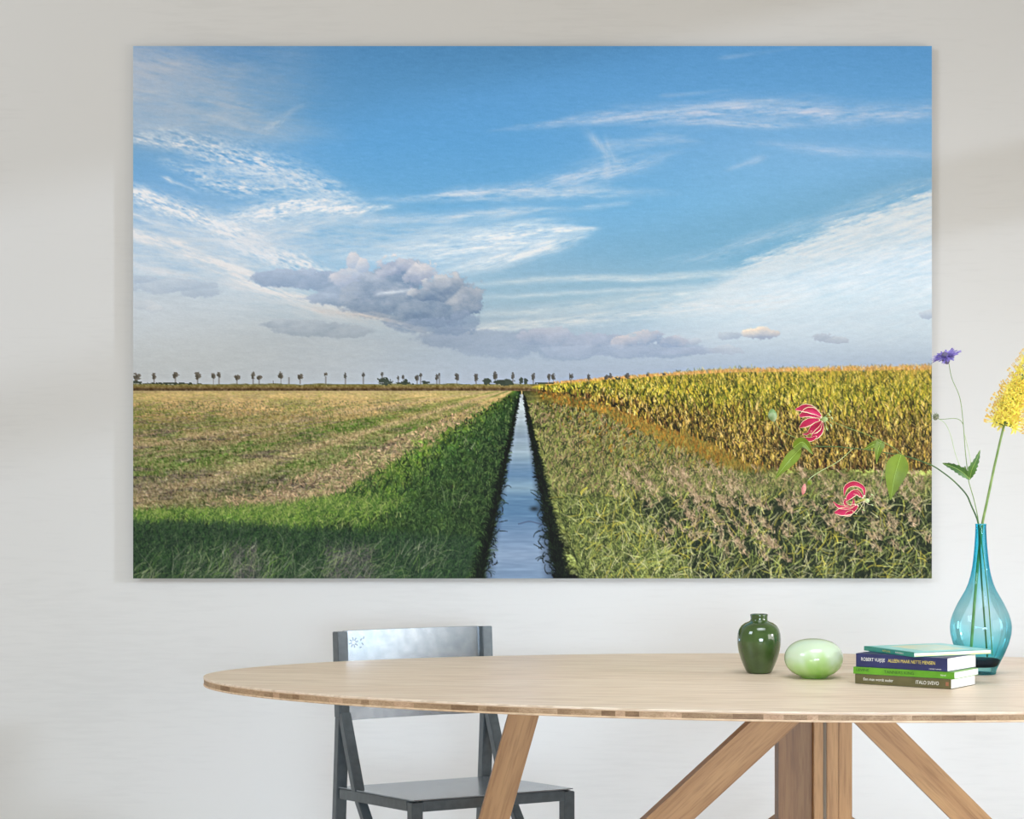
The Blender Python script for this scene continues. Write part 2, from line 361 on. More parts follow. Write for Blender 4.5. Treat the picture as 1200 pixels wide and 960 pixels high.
    dark = _sm(.2, 1.5, texh2*.9-.5*rr+.6*texh+1.5*np.exp(-((Y-569)/12)**2)*(1-_sm(260, 440, X)))[..., None]*np.interp(Y, [470, 500, 540, 590], [.15, .5, .7, .8])[..., None]
    field = field*(1-dark)+np.array((78, 70, 60.))*dark
    # straw row beside the grass, tracks
    sw = .75*np.exp(-((gx+2.0+.2*texb)/.36)**2)*_sm(470, 520, Y)
    sw = np.maximum(sw, np.exp(-((Y-(583-.06*(X-300)))/8)**2)*_sm(235, 330, X)*(1-_sm(400, 440, X)))
    field = field*(1-.8*sw[..., None])+np.array((204, 174, 136.))*.8*sw[..., None]
    tr = np.exp(-((gx+3.35)/.33)**2)*.75+np.exp(-((gx+6.6)/.5)**2)*.5
    field = field*(1-tr[..., None])+np.array((178, 154, 112.))*tr[..., None]
    tg = (np.exp(-((gx+2.65)/.26)**2)*.65+np.exp(-((gx+4.5)/.45)**2)*.55+np.exp(-((gx+8.5)/.5)**2)*.4)*np.clip(.8+.45*texb, 0, 1.3)
    field = field*(1-tg[..., None])+np.array((88, 112, 46.))*tg[..., None]
    so = (np.exp(-((Y-568)/15)**2)*(1-_sm(280, 430, X))*_sm(-.9, .9, texh2+.5*texh)*.85+.5*_sm(.4, 1.5, texh2+.3*texbig)*_sm(480, 520, Y))[..., None]
    so = np.clip(so, 0, .9); field = field*(1-so)+np.array((88, 78, 66.))*so
    amp = np.interp(Y, [456, 480, 520, 600], [8, 16, 27, 34])
    field = field+(amp*(tex*.75+texh*.5))[..., None]*np.array((1, .95, .8))
    # green bank left of the water
    e1 = np.interp(X, [156, 250, 340, 430, 470], [598, 597, 590, 574, 560])+2*texb
    gm = np.maximum(_sm(-1.85, -1.4, gx+.2*texb), _sm(-3, 4, Y-e1))
    gxn = gx+.22*texb+.12*texbig
    gtop = _ramp(gxn, [-2.2, -1.5, -1.2, -.85, -.5, -.25, -.214], [(120,130,60), (108,130,50), (92,118,46), (62,90,38), (46,70,34), (40,58,30), (18,26,14)])
    near = _ramp(Y, [575, 596, 608, 622, 650, 678], [(120,136,60), (112,138,58), (84,112,48), (52,78,42), (42,62,38), (46,58,42)])
    nm = np.maximum(_sm(-1.1, -2.2, gx)*_sm(560, 600, Y), _sm(600, 640, Y)*.75*_sm(-.25, -.55, gx))[..., None]
    bank = gtop*(1-nm)+near*nm
    sh = _sm(-6, 8, Y-(611-.02*(X-156)+np.interp(X, [156, 260, 330, 600], [0, 0, 14, 30])))*(1-_sm(230, 330, X))*.35
    bank = bank*(1-sh[..., None])
    bank = bank*(.94+.24*texb+.20*texbig)[..., None]+(np.interp(Y, [456, 500, 678], [5, 11, 17])*tex)[..., None]
    # right side
    rb = _ramp(gx+.05*texb, [.15, .17, .215, .34, .8, 2.2], [(14,16,10), (24,28,16), (84,90,48), (112,116,62), (122,124,66), (118,120,66)])
    ry = _ramp(Y, [460, 500, 530, 552, 575, 610, 678], [(120,118,50), (124,122,60), (128,128,58), (112,118,60), (102,102,64), (92,96,56), (86,92,46)])
    nr = _sm(.9, 1.8, gx)[..., None]
    right = rb*(1-nr)+ry*nr
    og = (.78+.16*texb)*np.exp(-((gx-np.interp(Y, [458, 500, 520, 550], [3.6, 2.75, 2.7, 2.5])+.35*texb)/np.interp(Y, [458, 500, 550], [2.2, 1.7, 1.2]))**2)*(1-_sm(525, 562, Y))
    right = right*(1-.85*og[..., None])+np.array((150, 110, 42.))*.85*og[..., None]
    right = right*(1+.2*texb+.14*texbig)[..., None]+(np.interp(Y, [456, 500, 678], [6, 15, 26])*tex)[..., None]*np.array((1, 1, .8))
    ctop = np.interp(X, [620, 628, 660, 700, 770, 850, 1092], [455, 452, 448, 444.5, 439.5, 434.5, 431])
    cbot = np.interp(X, [620, 660, 690, 740, 780, 830, 870, 900, 1092], [456, 461, 468, 486, 502, 518, 542, 548, 552])
    gpatch = np.exp(-(((X-775)/45)**2+((Y-548)/14)**2))*.7+np.exp(-(((X-860)/40)**2+((Y-562)/10)**2))*.4
    right = right*(1-gpatch[..., None])+np.array((122, 142, 56.))*gpatch[..., None]
    ground = np.where((gx > 0)[..., None], right, field)
    ground = np.where((gx < 0)[..., None], field*(1-gm[..., None])+bank*gm[..., None], ground)
    # embankment under the trees
    em = _ramp(Y, [448, 450, 452, 454.5, 456, 457.5, 459], [(120,122,92), (112,110,66), (128,118,68), (118,98,58), (84,66,42), (110,92,58), (190,166,108)])
    em = em+(12*tex)[..., None]
    emk = (1-_sm(457, 459, Y))*(1-_sm(618, 640, X)) 
    ground = np.where((emk > .4)[..., None], em, ground)
    gmask = _sm(449.4, 450.4, Y+.5*texb)
    img = img*(1-gmask[..., None])+ground*gmask[..., None]
    # water
    le = -.208+.005*texb; re_ = .172+.012*texb
    wm = _sm(0, .02, gx-le)*(1-_sm(0, .02, gx-re_))*_sm(461, 463, Y)
    wc = _ramp(Y, [460, 475, 500, 512, 530, 545, 556, 572, 582, 600, 625, 650, 678],
        [(176,176,184), (204,204,210), (170,176,190), (150,160,180), (168,178,194), (128,148,176), (108,134,168), (150,168,190), (112,138,170), (104,132,166), (128,146,178), (148,160,188), (132,148,178)])
    wc = wc*np.array((.88, .92, .87))+(5*_fbm(rng, h, w, 2.5, 30, 3))[..., None]
    wd = np.maximum(_sm(-.13, -.2, gx), _sm(.09, .17, gx))*.35
    img = img*(1-wm[..., None])+wc*(1-wd[..., None])*wm[..., None]
    # corn
    cm = _sm(-.8, .8, Y-ctop+2.2*_noise(rng, h, w, 60, 2.6)*np.interp(X, [620, 800, 1092], [.3, .8, 1.1]))*(1-_sm(-2, 3, Y-cbot+2.5*tex))*(X > 622)
    hh = (Y-ctop)/np.maximum(cbot-ctop, 1)
    cc = _ramp(hh, [0, .07, .18, .4, .62, .8, 1], [(206,170,86), (190,158,66), (158,146,46), (136,128,40), (112,100,36), (112,84,36), (84,64,34)])
    vs = _fbm(rng, h, w, 16, 4.5, 4, .75)
    vs2 = _fbm(rng, h, w, 5, 1.8, 2, .8)
    camp = np.interp(hh, [0, .15, .5, 1], [10, 26, 52, 60])*np.interp(X, [620, 700, 850], [.5, .8, 1])
    cc = cc+(camp*(vs*.6+vs2*.45))[..., None]*np.array((1, .95, .55))
    img = img*(1-cm[..., None])+cc*cm[..., None]
    # ---------- drawn blades ----------
    def blades(n, xy, L, ang, col, jit, wid=1.0, bend=.3, alpha=.85, cmul=None):
        """n strokes; xy(k)->(x,y); each stroke sampled and blended"""
        x, y = xy; L = np.broadcast_to(L, x.shape)*rng.uniform(.6, 1.3, x.shape)
        a = ang+rng.standard_normal(x.shape)*jit; b = rng.standard_normal(x.shape)*bend
        ci = rng.integers(0, len(col), x.shape); c = np.array(col, float)[ci]*rng.uniform(.82, 1.15, x.shape)[:, None]
        order = np.argsort(y); S = int(max(8, np.max(L)*1.5)) if n == 0 else n
        alpha = 1-(1-min(alpha, .97))**min(1, 15/S)
        for q in range(S):
            tq = q/(S-1); aa = a+b*tq
            xx = x+np.cos(aa)*L*tq; yy = y-np.sin(aa)*L*tq
            fx = xx-PX0-.5; fy = yy-PY0-.5
            xi = np.floor(fx).astype(int); yi = np.floor(fy).astype(int)
            for ox in (0, 1):
                for oy in (0, 1):
                    wgt = np.abs(1-ox-(fx-xi))*np.abs(1-oy-(fy-yi))
                    px = xi+ox; py = yi+oy
                    ok = (px >= 0)&(px < PW)&(py >= 0)&(py < PH)&(wgt > .05)
                    ww = np.clip(wgt[ok]*alpha*wid*(1-.4*tq), 0, 1)[:, None]
                    img[py[ok], px[ok]] = img[py[ok], px[ok]]*(1-ww)+c[ok]*ww
    U = lambda a, b, n: rng.uniform(a, b, n)
    D = math.radians
    def region(n, x0, x1, y0, y1, f, p=1.0):
        x = U(x0, x1, n); y = y0+(y1-y0)*U(0, 1, n)**p
        k = f(x, y); return x[k], y[k]
    G = lambda x, y: (x-VX)/np.maximum(y-VY, 1)
    # stubble specks
    x, y = region(16000, 156, 600, 470, 598, lambda x, y: (G(x, y) < -1.7), .9)
    blades(0, (x, y), (y-445)*.03+.4, D(85), [(150,136,92), (172,150,108), (94,92,58), (104,116,58), (128,114,84)], .5, 1, .2, .25)
    x, y = region(5000, 200, 560, 480, 600, lambda x, y: (np.abs(G(x, y)+2.0) < .45) | ((np.abs(y-(585-.06*(x-300))) < 8)&(x > 240)&(x < 430)), 1)
    blades(0, (x, y), (y-445)*.05, D(20), [(200,172,132), (180,150,112), (92,76,60), (150,126,92), (110,116,66)], .9, 1, .3, .5)
    # bank grass
    x, y = region(26000, 156, 612, 462, 690, lambda x, y: (G(x, y) > -1.65)&(G(x, y) < -.212), .8)
    g_ = G(x, y); lit = g_+.2*np.sin(x*.071+y*.05)+.25*np.sin(x*.21)*np.sin(y*.17)+.35*rng.standard_normal(len(x)) < -1.3
    for kk, cols in ((lit, [(112,136,52), (90,118,42), (68,98,36), (134,146,72), (54,80,32)]), (~lit, [(62,86,40), (50,72,36), (36,52,28), (98,118,64), (24,36,22)])):
        blades(0, (x[kk], y[kk]), (y[kk]-445)*.06+1, D(75), cols, .45, 1, .5, .55)
    x, y = region(9000, 156, 480, 585, 625, lambda x, y: (G(x, y) < -.9-.8*U(0,1,len(x)))&(y < 625-30*U(0,1,len(x)))&(y > np.interp(x, [156, 250, 340, 430, 470], [600, 599, 593, 578, 562])), 1)
    blades(0, (x, y), 9, D(68), [(130,152,66), (104,132,52), (78,106,44), (150,156,92), (60,84,40)], .4, 1, .5, .5)
    x, y = region(20000, 150, 560, 616, 695, lambda x, y: (G(x, y) < -.3)&(y > 612+.06*(x-156)), .9)
    blades(0, (x, y), 12, D(62), [(46,70,38), (58,88,44), (34,52,34), (84,104,66), (24,36,26), (56,68,52)], .5, 1, .3, .55)
    x, y = region(2600, 190, 500, 640, 690, lambda x, y: np.sin(x*.05)+.4*np.sin(x*.017+1) > .5, .8)
    blades(0, (x, y), 13, D(60), [(104,100,92), (122,118,100), (72,70,66), (84,74,78)], .9, 1, .7, .38)
    for (x0, y0, n_, Ln, an) in ((218, 676, 26, 46, 58), (250, 674, 18, 28, 48), (300, 680, 22, 26, 55), (348, 680, 18, 36, 62), (375, 676, 12, 40, 52), (430, 684, 18, 34, 35), (170, 682, 14, 24, 40), (270, 676, 10, 30, 62), (322, 680, 10, 24, 66), (480, 660, 9, 26, 72), (530, 590, 7, 14, 75), (545, 520, 5, 10, 75), (500, 640, 6, 16, 60)):
        x = x0+rng.standard_normal(n_)*9; y = y0+rng.standard_normal(n_)*5
        blades(0, (x, y), Ln, D(an), [(170,168,136), (138,142,108), (186,180,150), (108,120,78)], .18, 1, .25, .45)
    x, y = region(260, 150, 520, 640, 688, lambda x, y: x > 0, .8)
    blades(0, (x, y), 20, D(58), [(140,148,100), (108,136,60), (156,156,130)], .4, 1, .4, .5)
    # water edges
    for sgn, g0, ww, nb in ((-1, -.210, .010, 900), (1, .183, .016, 2400)):
        y = 466+(700-466)*U(0, 1, nb)**.8
        x = VX+(g0+rng.standard_normal(nb)*ww*.5+(.02 if sgn > 0 else -.008))*(y-VY)
        blades(0, (x, y), (y-445)*.05+1, D(90), [(12,18,10), (20,28,14), (34,46,22), (8,10,8)], .5, 1, .4, .75)
    x, y = region(150, 612, 650, 575, 678, lambda x, y: (G(x, y) > .12)&(G(x, y) < .19), 1)
    blades(0, (x, y), 9, D(150), [(22,28,18), (30,40,26)], .7, 1, .9, .9)
    x, y = region(120, 560, 600, 570, 678, lambda x, y: (G(x, y) < -.15)&(G(x, y) > -.2), 1)
    blades(0, (x, y), 8, D(40), [(22,28,18), (30,40,26)], .8, 1, .9, .8)
    over(np.exp(-((Y-612.5-1.5*np.sin(X*.2))/.8)**2)*(np.abs(X-622) < 15)*.55, (60, 66, 84))
    over(np.exp(-(((X-626)/5)**2+((Y-596)/3)**2))*.7, (24, 26, 22))
    # orange grass and reeds
    x, y = region(9000, 620, 900, 460, 555, lambda x, y: (np.abs(G(x, y)-np.interp(y, [458, 500, 520, 550], [3.4, 2.75, 2.7, 2.5])) < 1.9*U(0,1,len(x))**.5), 1)
    blades(0, (x, y), (y-450)*.09+1, D(88), [(172,118,40), (146,100,38), (180,146,66), (84,74,36), (116,118,50), (130,124,56)], .25, 1, .3, .45)
    x, y = region(30000, 615, 1100, 470, 700, lambda x, y: (G(x, y) > .3)&(y > np.interp(x, [615, 690, 780, 870, 1092], [470, 480, 522, 560, 562])), .85)
    k1 = y < 585
    blades(0, (x[k1], y[k1]), (y[k1]-440)*.07+1, D(72), [(144,146,80), (114,124,56), (66,72,38), (164,152,102), (44,52,30), (140,116,84)], .4, 1, .35, .66)
    k2 = ~k1; dk = G(x[k2], y[k2])
    blades(0, (x[k2], y[k2]), 13, D(80), [(156,160,96), (108,120,56), (58,68,34), (26,32,18), (36,44,24), (138,138,72), (78,90,44)], .75, 1, .35, .6)
    x, y = region(9000, 730, 1100, 590, 690, lambda x, y: G(x, y) > .9, 1)
    blades(0, (x, y), 15, D(70), [(28,34,22), (38,46,28), (50,58,34), (22,26,20)], .6, 1, .3, .5)
    x, y = region(1700, 640, 1100, 575, 700, lambda x, y: G(x, y) > .35, .8)
    blades(0, (x, y), 17, D(60), [(184,186,124), (160,166,84), (192,184,136), (130,142,70), (190,176,70)], .75, 1, .35, .7)
    # plumes
    for _ in range(190):
        x0 = rng.uniform(690, 1092); y0 = rng.uniform(556, 660)
        if G(x0, y0) < .8 or rng.uniform() < (y0-575)/130: continue
        n_ = 26; tt = U(0, 1, n_)
        Ls = rng.uniform(12, 30); an = D(rng.uniform(112, 140))
        tt = tt**1.2; x = x0+rng.standard_normal(n_)*2.2+np.cos(an)*Ls*tt; y = y0-np.sin(an)*Ls*tt
        blades(0, (x, y), 5, an-.5, [(178,152,116), (150,126,96), (198,174,138), (112,98,70)], .6, 1, .4, .55)
    # corn leaves
    x, y = region(15000, 630, 1100, 440, 552, lambda x, y: (y < np.interp(x, [620, 660, 690, 740, 780, 830, 870, 900, 1092], [456, 461, 468, 486, 502, 518, 542, 548, 552]))&(y > np.interp(x, [620, 700, 770, 850, 1092], [455, 448, 444, 440, 438])), 1)
    ch = (y-np.interp(x, [620, 700, 850, 1092], [455, 444.5, 434.5, 431]))/np.maximum(np.interp(x, [620, 690, 780, 870, 1092], [458, 468, 502, 542, 552])-434, 6)
    Lc = np.interp(x, [630, 800, 1092], [3, 9, 13])
    a1 = ch+.16*rng.standard_normal(len(ch)) < .58
    blades(0, (x[a1], y[a1]), Lc[a1], D(90), [(218,190,72), (196,170,56), (168,160,50), (74,82,30), (46,52,24), (230,206,112), (124,134,42), (56,62,26)], .22, 1, .35, .66)
    a1 = ~a1
    blades(0, (x[a1], y[a1]), Lc[a1], D(90), [(208,178,80), (160,134,54), (40,38,20), (22,22,14), (80,78,32), (220,190,118), (112,80,42), (30,30,16)], .22, 1, .35, .7)
    x = U(640, 1092, 900); y = np.interp(x, [620, 628, 660, 700, 770, 850, 1092], [455, 452, 448, 445, 440.5, 436, 433])
    blades(0, (x, y), np.interp(x, [640, 1092], [1.5, 6]), D(90), [(206,160,96), (190,140,80), (214,180,110)], .35, 1, .3, .7)
    # ---------- trees on the skyline ----------
    cn3 = _fbm(rng, h, w, 2.2, 2.2, 2)
    def blob(cx, cy, rx, ry, col, a=.9):
        d = ((X-cx)/rx/.86)**2+((Y-cy)/ry/.86)**2+.3*cn3+.3*tex
        over((1-_sm(.75, 1.15, d))*a, col)
    def trunk(x0, y0, y1, a=.55):
        over((np.abs(X-x0) < .8)*(Y > y0)*(Y < y1)*a, (84, 78, 72))
    for (tx, ty, rx, ry) in ((161,441,5,5.5), (181,441,3,4), (206,439.5,4,4.5), (232,440.5,4.2,4.8), (250.5,440.5,3,4), (257,439.5,3,4), (278,441.5,4,4), (297,440.5,2.6,4.5), (304,442,3.2,4), (329.5,440,4,4.8), (352,441,4,4), (382,438.5,2.2,2.6), (405,440.5,2,4), (426,439,2,3), (448,438,1.8,2.6), (467,442,1.4,3), (472.5,441.5,1.8,3), (489,442.5,2.6,4), (493,439.5,2,3), (512,442,2.6,4.5), (515,439,2,2.5), (535.5,441.5,3.2,5.5), (558,441.5,2.8,5), (580.5,440.5,3,5), (601,440.5,2.2,4.5), (625,441.5,2.6,5), (643.5,441,2.4,4.8), (648.5,441.5,2.4,5), (669,441.5,2.8,5.5), (690,441.5,2.2,4.5), (710.5,441.5,2.6,4), (715.5,440.5,2.2,3.5), (735,440.5,3,3.8), (758.5,439.5,1.6,1.8), (778,438.5,2,2)):
        trunk(tx, ty+2, min(450, ty+12) if tx < 700 else ty+3, .4)
        blob(tx, ty, rx, ry, (98, 92, 82) if tx < 400 else (82, 80, 78), .85)
        blob(tx-1, ty+.8, rx*.6, ry*.6, (72, 70, 60), .6)
    for (bx, by, rx, ry) in ((451,447,9.5,5), (475,449,12,2), (476,446.5,3,3), (499,448,6,2.2), (571,447,6,4.5), (592,448,12,4.5), (586,448,8,3), (611,446.5,3,5), (616,447,2.8,4.5), (638,449,13,1.4), (723.5,443.5,5,2), (200,449.3,40,1.3), (160,448,8,2)):
        blob(bx, by, rx, ry, (56, 66, 54), .92)
    trunk(339, 442, 450, .4); trunk(320.5, 446, 450, .6)
    k = (_sm(300, 430, Y)*(1-_sm(449, 451, Y)))[..., None]
    img = img*(1-k)+img*np.array((1.0, .985, .955))*k
    g = _sm(450, 452, Y)[..., None]
    m_ = np.array((104., 100, 62))
    img = img*(1-g)+((img-m_)*1.10+m_*.97)*g
    def blur(a, n):
        for ax in (0, 1):
            p = np.concatenate([np.repeat(a.take([0], ax), n, ax), a, np.repeat(a.take([-1], ax), n, ax)], ax).cumsum(ax)
            p = np.concatenate([p.take([0], ax)*0, p], ax); L = a.shape[ax]
            a = (p.take(range(2*n+1, 2*n+1+L), ax)-p.take(range(L), ax))/(2*n+1)
        return a
    img = img+(.12+.24*_sm(430, 452, Y))[..., None]*(img-blur(img, 1))+.18*(img-blur(img, 5))
    return np.clip(img, 0, 255)
# ======================= the room =======================
WY = 5.9                       # depth of the back wall
M_wall = mat('painted_plaster', (216, 215, 212), .85)
def wall_nodes(m):
    L = m.node_tree.links; b = m.node_tree.nodes['Principled BSDF']
    tc = nd(m, 'ShaderNodeTexCoord'); mp = nd(m, 'ShaderNodeMapping'); mp.inputs['Scale'].default_value = (4, 1, 40)
    L.new(tc.outputs['Object'], mp.inputs[0])
    n = nd(m, 'ShaderNodeTexNoise', Scale=3.0, Detail=6); L.new(mp.outputs[0], n.inputs['Vector'])
    n2 = nd(m, 'ShaderNodeTexNoise', Scale=2.2, Detail=3); L.new(tc.outputs['Object'], n2.inputs['Vector'])
    mx = nd(m, 'ShaderNodeMath', operation='ADD'); L.new(n.outputs['Fac'], mx.inputs[0]); L.new(n2.outputs['Fac'], mx.inputs[1])
    r = nd(m, 'ShaderNodeValToRGB'); L.new(mx.outputs[0], r.inputs[0])
    r.color_ramp.elements[0].position = .7; r.color_ramp.elements[0].color = lin((217, 216, 213))
    r.color_ramp.elements[1].position = 1.3; r.color_ramp.elements[1].color = lin((221, 220, 217))
    L.new(r.outputs[0], b.inputs['Base Color'])
    bp = nd(m, 'ShaderNodeBump', Strength=.05, Distance=.0015); L.new(n.outputs['Fac'], bp.inputs['Height']); L.new(bp.outputs[0], b.inputs['Normal'])
wall_nodes(M_wall)
M_floor = wood('floor_oak', (206, 200, 190), (220, 214, 204), (1, 12, 12), .45)
M_trim = mat('white_trim_paint', (232, 232, 230), .4)
M_frame = mat('window_frame_paint', (225, 225, 224), .4)
structure(box('wall_back', -3.6, 2.75, WY, WY+.15, 0, 3.4, M_wall, bev=0))
fl = structure(box('floor', -3.6, 2.75, -1, WY, -.1, -.015, mat('subfloor', (120, 105, 90), .8), bev=0))
bd = box_bm(-1.15, 1.15, -.0745, .0745, -.0075, .0075, .001, 1); me = bpy.data.meshes.new('board'); bd.to_mesh(me); bd.free(); me.materials.append(M_floor)
for j in range(46):
    for i in range(3):
        x = -2.42+i*2.3
        o = bpy.data.objects.new('floor_board', me); C.objects.link(o); o.parent = fl
        o.location = (x, -.925+j*.15, -.0075)
        o.scale = (.999, 1, 1)
structure(box('baseboard_back', -3.6, 2.6, WY-.018, WY, 0, .09, M_trim))
# right wall with a tall window: sill .35, head 2.95, a transom bar at 2.3
RX = 2.6
structure(box('wall_right', RX, RX+.15, 5.72, WY, 0, 3.4, M_wall, bev=0))
pr = structure(box('wall_right_front', RX, RX+.15, -1, 2.6, 0, 3.4, M_wall, bev=0))
structure(box('wall_right_sill', RX, RX+.15, 2.6, 5.72, 0, .35, M_wall, bev=0))
structure(box('wall_right_head', RX, RX+.15, 2.6, 5.72, 2.86, 3.4, M_wall, bev=0))
wf = bpy.data.objects.new('window_1', None); C.objects.link(wf); wf.location = (RX+.05, 2.6, .35); structure(wf)
for nm, a in (('frame', (0, .06, 0, .06, 0, 2.51)), ('frame', (0, .06, 3.06, 3.12, 0, 2.51)), ('frame', (0, .06, .06, 3.06, 0, .05)), ('frame', (0, .06, .06, 3.06, 2.46, 2.51)), ('transom', (0, .06, .06, 3.06, 1.79, 1.98))):
    box(nm, *a, M_frame, wf)
# ======================= the print on the wall =======================
PT = .018                                         # stands off the wall on hidden battens
fy = WY-PT
x0 = (PX0-600)/F*fy; x1 = (PX0+PW-600)/F*fy; z1 = EYE-(PY0-HOR)/F*fy; z0 = EYE-(PY0+PH-HOR)/F*fy
pc = ((x0+x1)/2, WY, (z0+z1)/2)
pr = empty('wall_print', pc, 'wide landscape photograph of a straight ditch between stubble and maize under blue sky, on wall', 'picture')
Mp = bpy.data.materials.new('printed_sheet'); Mp.use_nodes = True
b = Mp.node_tree.nodes['Principled BSDF']; b.inputs['Roughness'].default_value = .65; b.inputs['Specular IOR Level'].default_value = .2
at = nd(Mp, 'ShaderNodeAttribute', attribute_name='ink'); Mp.node_tree.links.new(at.outputs['Color'], b.inputs['Base Color'])
ink = make_print()/255.0
ink = np.where(ink <= .04045, ink/12.92, ((ink+.055)/1.055)**2.4)
ink = np.clip(ink*1.14, 0, .97)
nx, nz = PW, PH
gx, gz = np.meshgrid(np.linspace(x0, x1, nx)-pc[0], np.linspace(z1, z0, nz)-pc[2])
co_ = np.zeros((nz*nx, 3), np.float32); co_[:, 0] = gx.ravel(); co_[:, 1] = -PT; co_[:, 2] = gz.ravel()
ii = (np.arange(nz-1)[:, None]*nx+np.arange(nx-1)[None, :]).ravel()
quads = np.stack([ii, ii+nx, ii+nx+1, ii+1], 1).astype(np.int32)
me = bpy.data.meshes.new('printed_face'); me.vertices.add(len(co_)); me.vertices.foreach_set('co', co_.ravel())
me.loops.add(quads.size); me.loops.foreach_set('vertex_index', quads.ravel())
me.polygons.add(len(quads)); me.polygons.foreach_set('loop_start', np.arange(0, quads.size, 4, dtype=np.int32))
try: me.polygons.foreach_set('loop_total', np.full(len(quads), 4, np.int32))
except Exception: pass
me.update(calc_edges=True)
ca = me.color_attributes.new('ink', 'FLOAT_COLOR', 'POINT')
rgba = np.ones((nz*nx, 4), np.float32); rgba[:, :3] = ink.reshape(-1, 3); ca.data.foreach_set('color', rgba.ravel())
me.materials.append(Mp)
po = bpy.data.objects.new('printed_face', me); C.objects.link(po); po.parent = pr
hw, hh = (x1-x0)/2, (z1-z0)/2
box('backing_panel', -hw, hw, -PT+.0002, -PT+.004, -hh, hh, mat('panel_edge', (205, 205, 203), .5), pr, bev=0)
M_bat = mat('batten', (180, 175, 165), .7)
for a in ((-hw+.14, hw-.14, hh-.2, hh-.16), (-hw+.14, hw-.14, -hh+.16, -hh+.2)):
    box('batten', a[0], a[1], -PT+.004, 0, a[2], a[3], M_bat, pr, bev=0)
# ======================= the table =======================
TC = Vector((.6012, 4.6466, 0)); TA, TB, TPH, TN = 1.2363, .6163, -.078, 1.8346
TZ, TT = .75, .0185
tb = empty('dining_table', TC, 'long oval oak dining table with slanted beam legs and a block edge', 'table', rz=TPH)
M_top = wood('oiled_oak_top', (229, 206, 183), (237, 218, 196), (1.0, 16, 16), .38)
M_ven = wood('oak_veneer_edge', (214, 182, 146), (226, 198, 166), (3, 20, 20), .5)
M_leg = wood('oak_leg', (164, 118, 68), (188, 144, 92), (2.0, 30, 30), .5)
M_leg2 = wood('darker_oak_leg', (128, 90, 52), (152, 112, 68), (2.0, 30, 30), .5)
M_blk = [wood('oak_block_%s' % k, a, b_, (30, 9, 60), .55) for k, a, b_ in (('a', (142, 112, 82), (176, 146, 112)), ('b', (166, 134, 100), (194, 164, 132)), ('c', (118, 90, 62), (152, 120, 88)), ('d', (178, 142, 110), (204, 170, 138)))]
def outline(t, da=0.0):
    c, s = math.cos(t), math.sin(t)
    return Vector(((TA-da)*math.copysign(abs(c)**(2/TN), c), (TB-da)*math.copysign(abs(s)**(2/TN), s), 0))
def slab(name, zlo, zhi, da, m, parent, bev=0.0, N=360):
    ts = [2*PI*k/N for k in range(N)]
    rings = [(da+bev, zlo), (da, zlo+bev), (da, zhi-bev), (da+bev, zhi)] if bev else [(da, zlo), (da, zhi)]
    V, Fc = [], []
    for (d, z) in rings: V += [outline(t, d)+Vector((0, 0, z)) for t in ts]
    for j in range(len(rings)-1):
        for k in range(N):
            a, b2 = j*N+k, j*N+(k+1) % N; Fc.append((a, b2, b2+N, a+N))
    Fc.append(tuple(range(N))[::-1]); Fc.append(tuple((len(rings)-1)*N+k for k in range(N)))
    return mesh(name, V, Fc, m, parent)
slab('tabletop', TZ-.0042, TZ, 0, M_top, tb, .0008)
slab('core_board', TZ-TT+.0035, TZ-.0042, .03, M_leg, tb)
slab('bottom_veneer', TZ-TT, TZ-TT+.0035, 0.0, M_ven, tb, .0008)
slab('top_veneer', TZ-.0055, TZ-.0042, .0004, M_ven, tb)
# edge blocks: lengths along the rim
N = 2880; rim = [outline(2*PI*k/N, .0008) for k in range(N+1)]; rin = [outline(2*PI*k/N, .03) for k in range(N+1)]
cum = [0]
for k in range(N): cum.append(cum[-1]+(rim[k+1]-rim[k]).length)
rb = random.Random(5); s = 0; cuts = [0]
while s < cum[-1]-.05:
    s += rb.choice((.018, .026, .034, .042, .055, .075)); cuts.append(s)
cuts[-1] = cum[-1]
ki = 0
for a, b2 in zip(cuts[:-1], cuts[1:]):
    i0 = next(k for k in range(N+1) if cum[k] >= a-1e-9)
    i1 = next((k for k in range(N+1) if cum[k] >= b2-1e-9), N)
    idx = sorted(set(round(i0+(i1-i0)*q/3) for q in range(4)))
    if len(idx) < 2: continue
    z0_, z1_ = TZ-TT+.0035, TZ-.0055; V = []; pro = rb.uniform(0, .0004)
    cen = rim[idx[len(idx)//2]].copy(); cen.z = (z0_+z1_)/2
    for q, k in enumerate(idx):
        o_ = rim[k].copy(); n_ = (rin[k]-rim[k]).normalized(); o_ = o_+n_*pro; i_ = rin[k]
        for pnt, z in ((o_, z0_), (o_, z1_), (i_, z1_), (i_, z0_)): V.append(Vector((pnt.x, pnt.y, z))-cen)
    Fc = [(0, 1, 2, 3), tuple(len(V)-4+q for q in (3, 2, 1, 0))]
    for q in range(len(idx)-1):
        for e in range(4): Fc.append((q*4+e, q*4+4+e, q*4+4+(e+1) % 4, q*4+(e+1) % 4))
    ob = mesh('edge_block', V, Fc, M_blk[rb.choice((0, 0, 0, 1, 1, 2, 2, 3))], tb); ob.location = cen
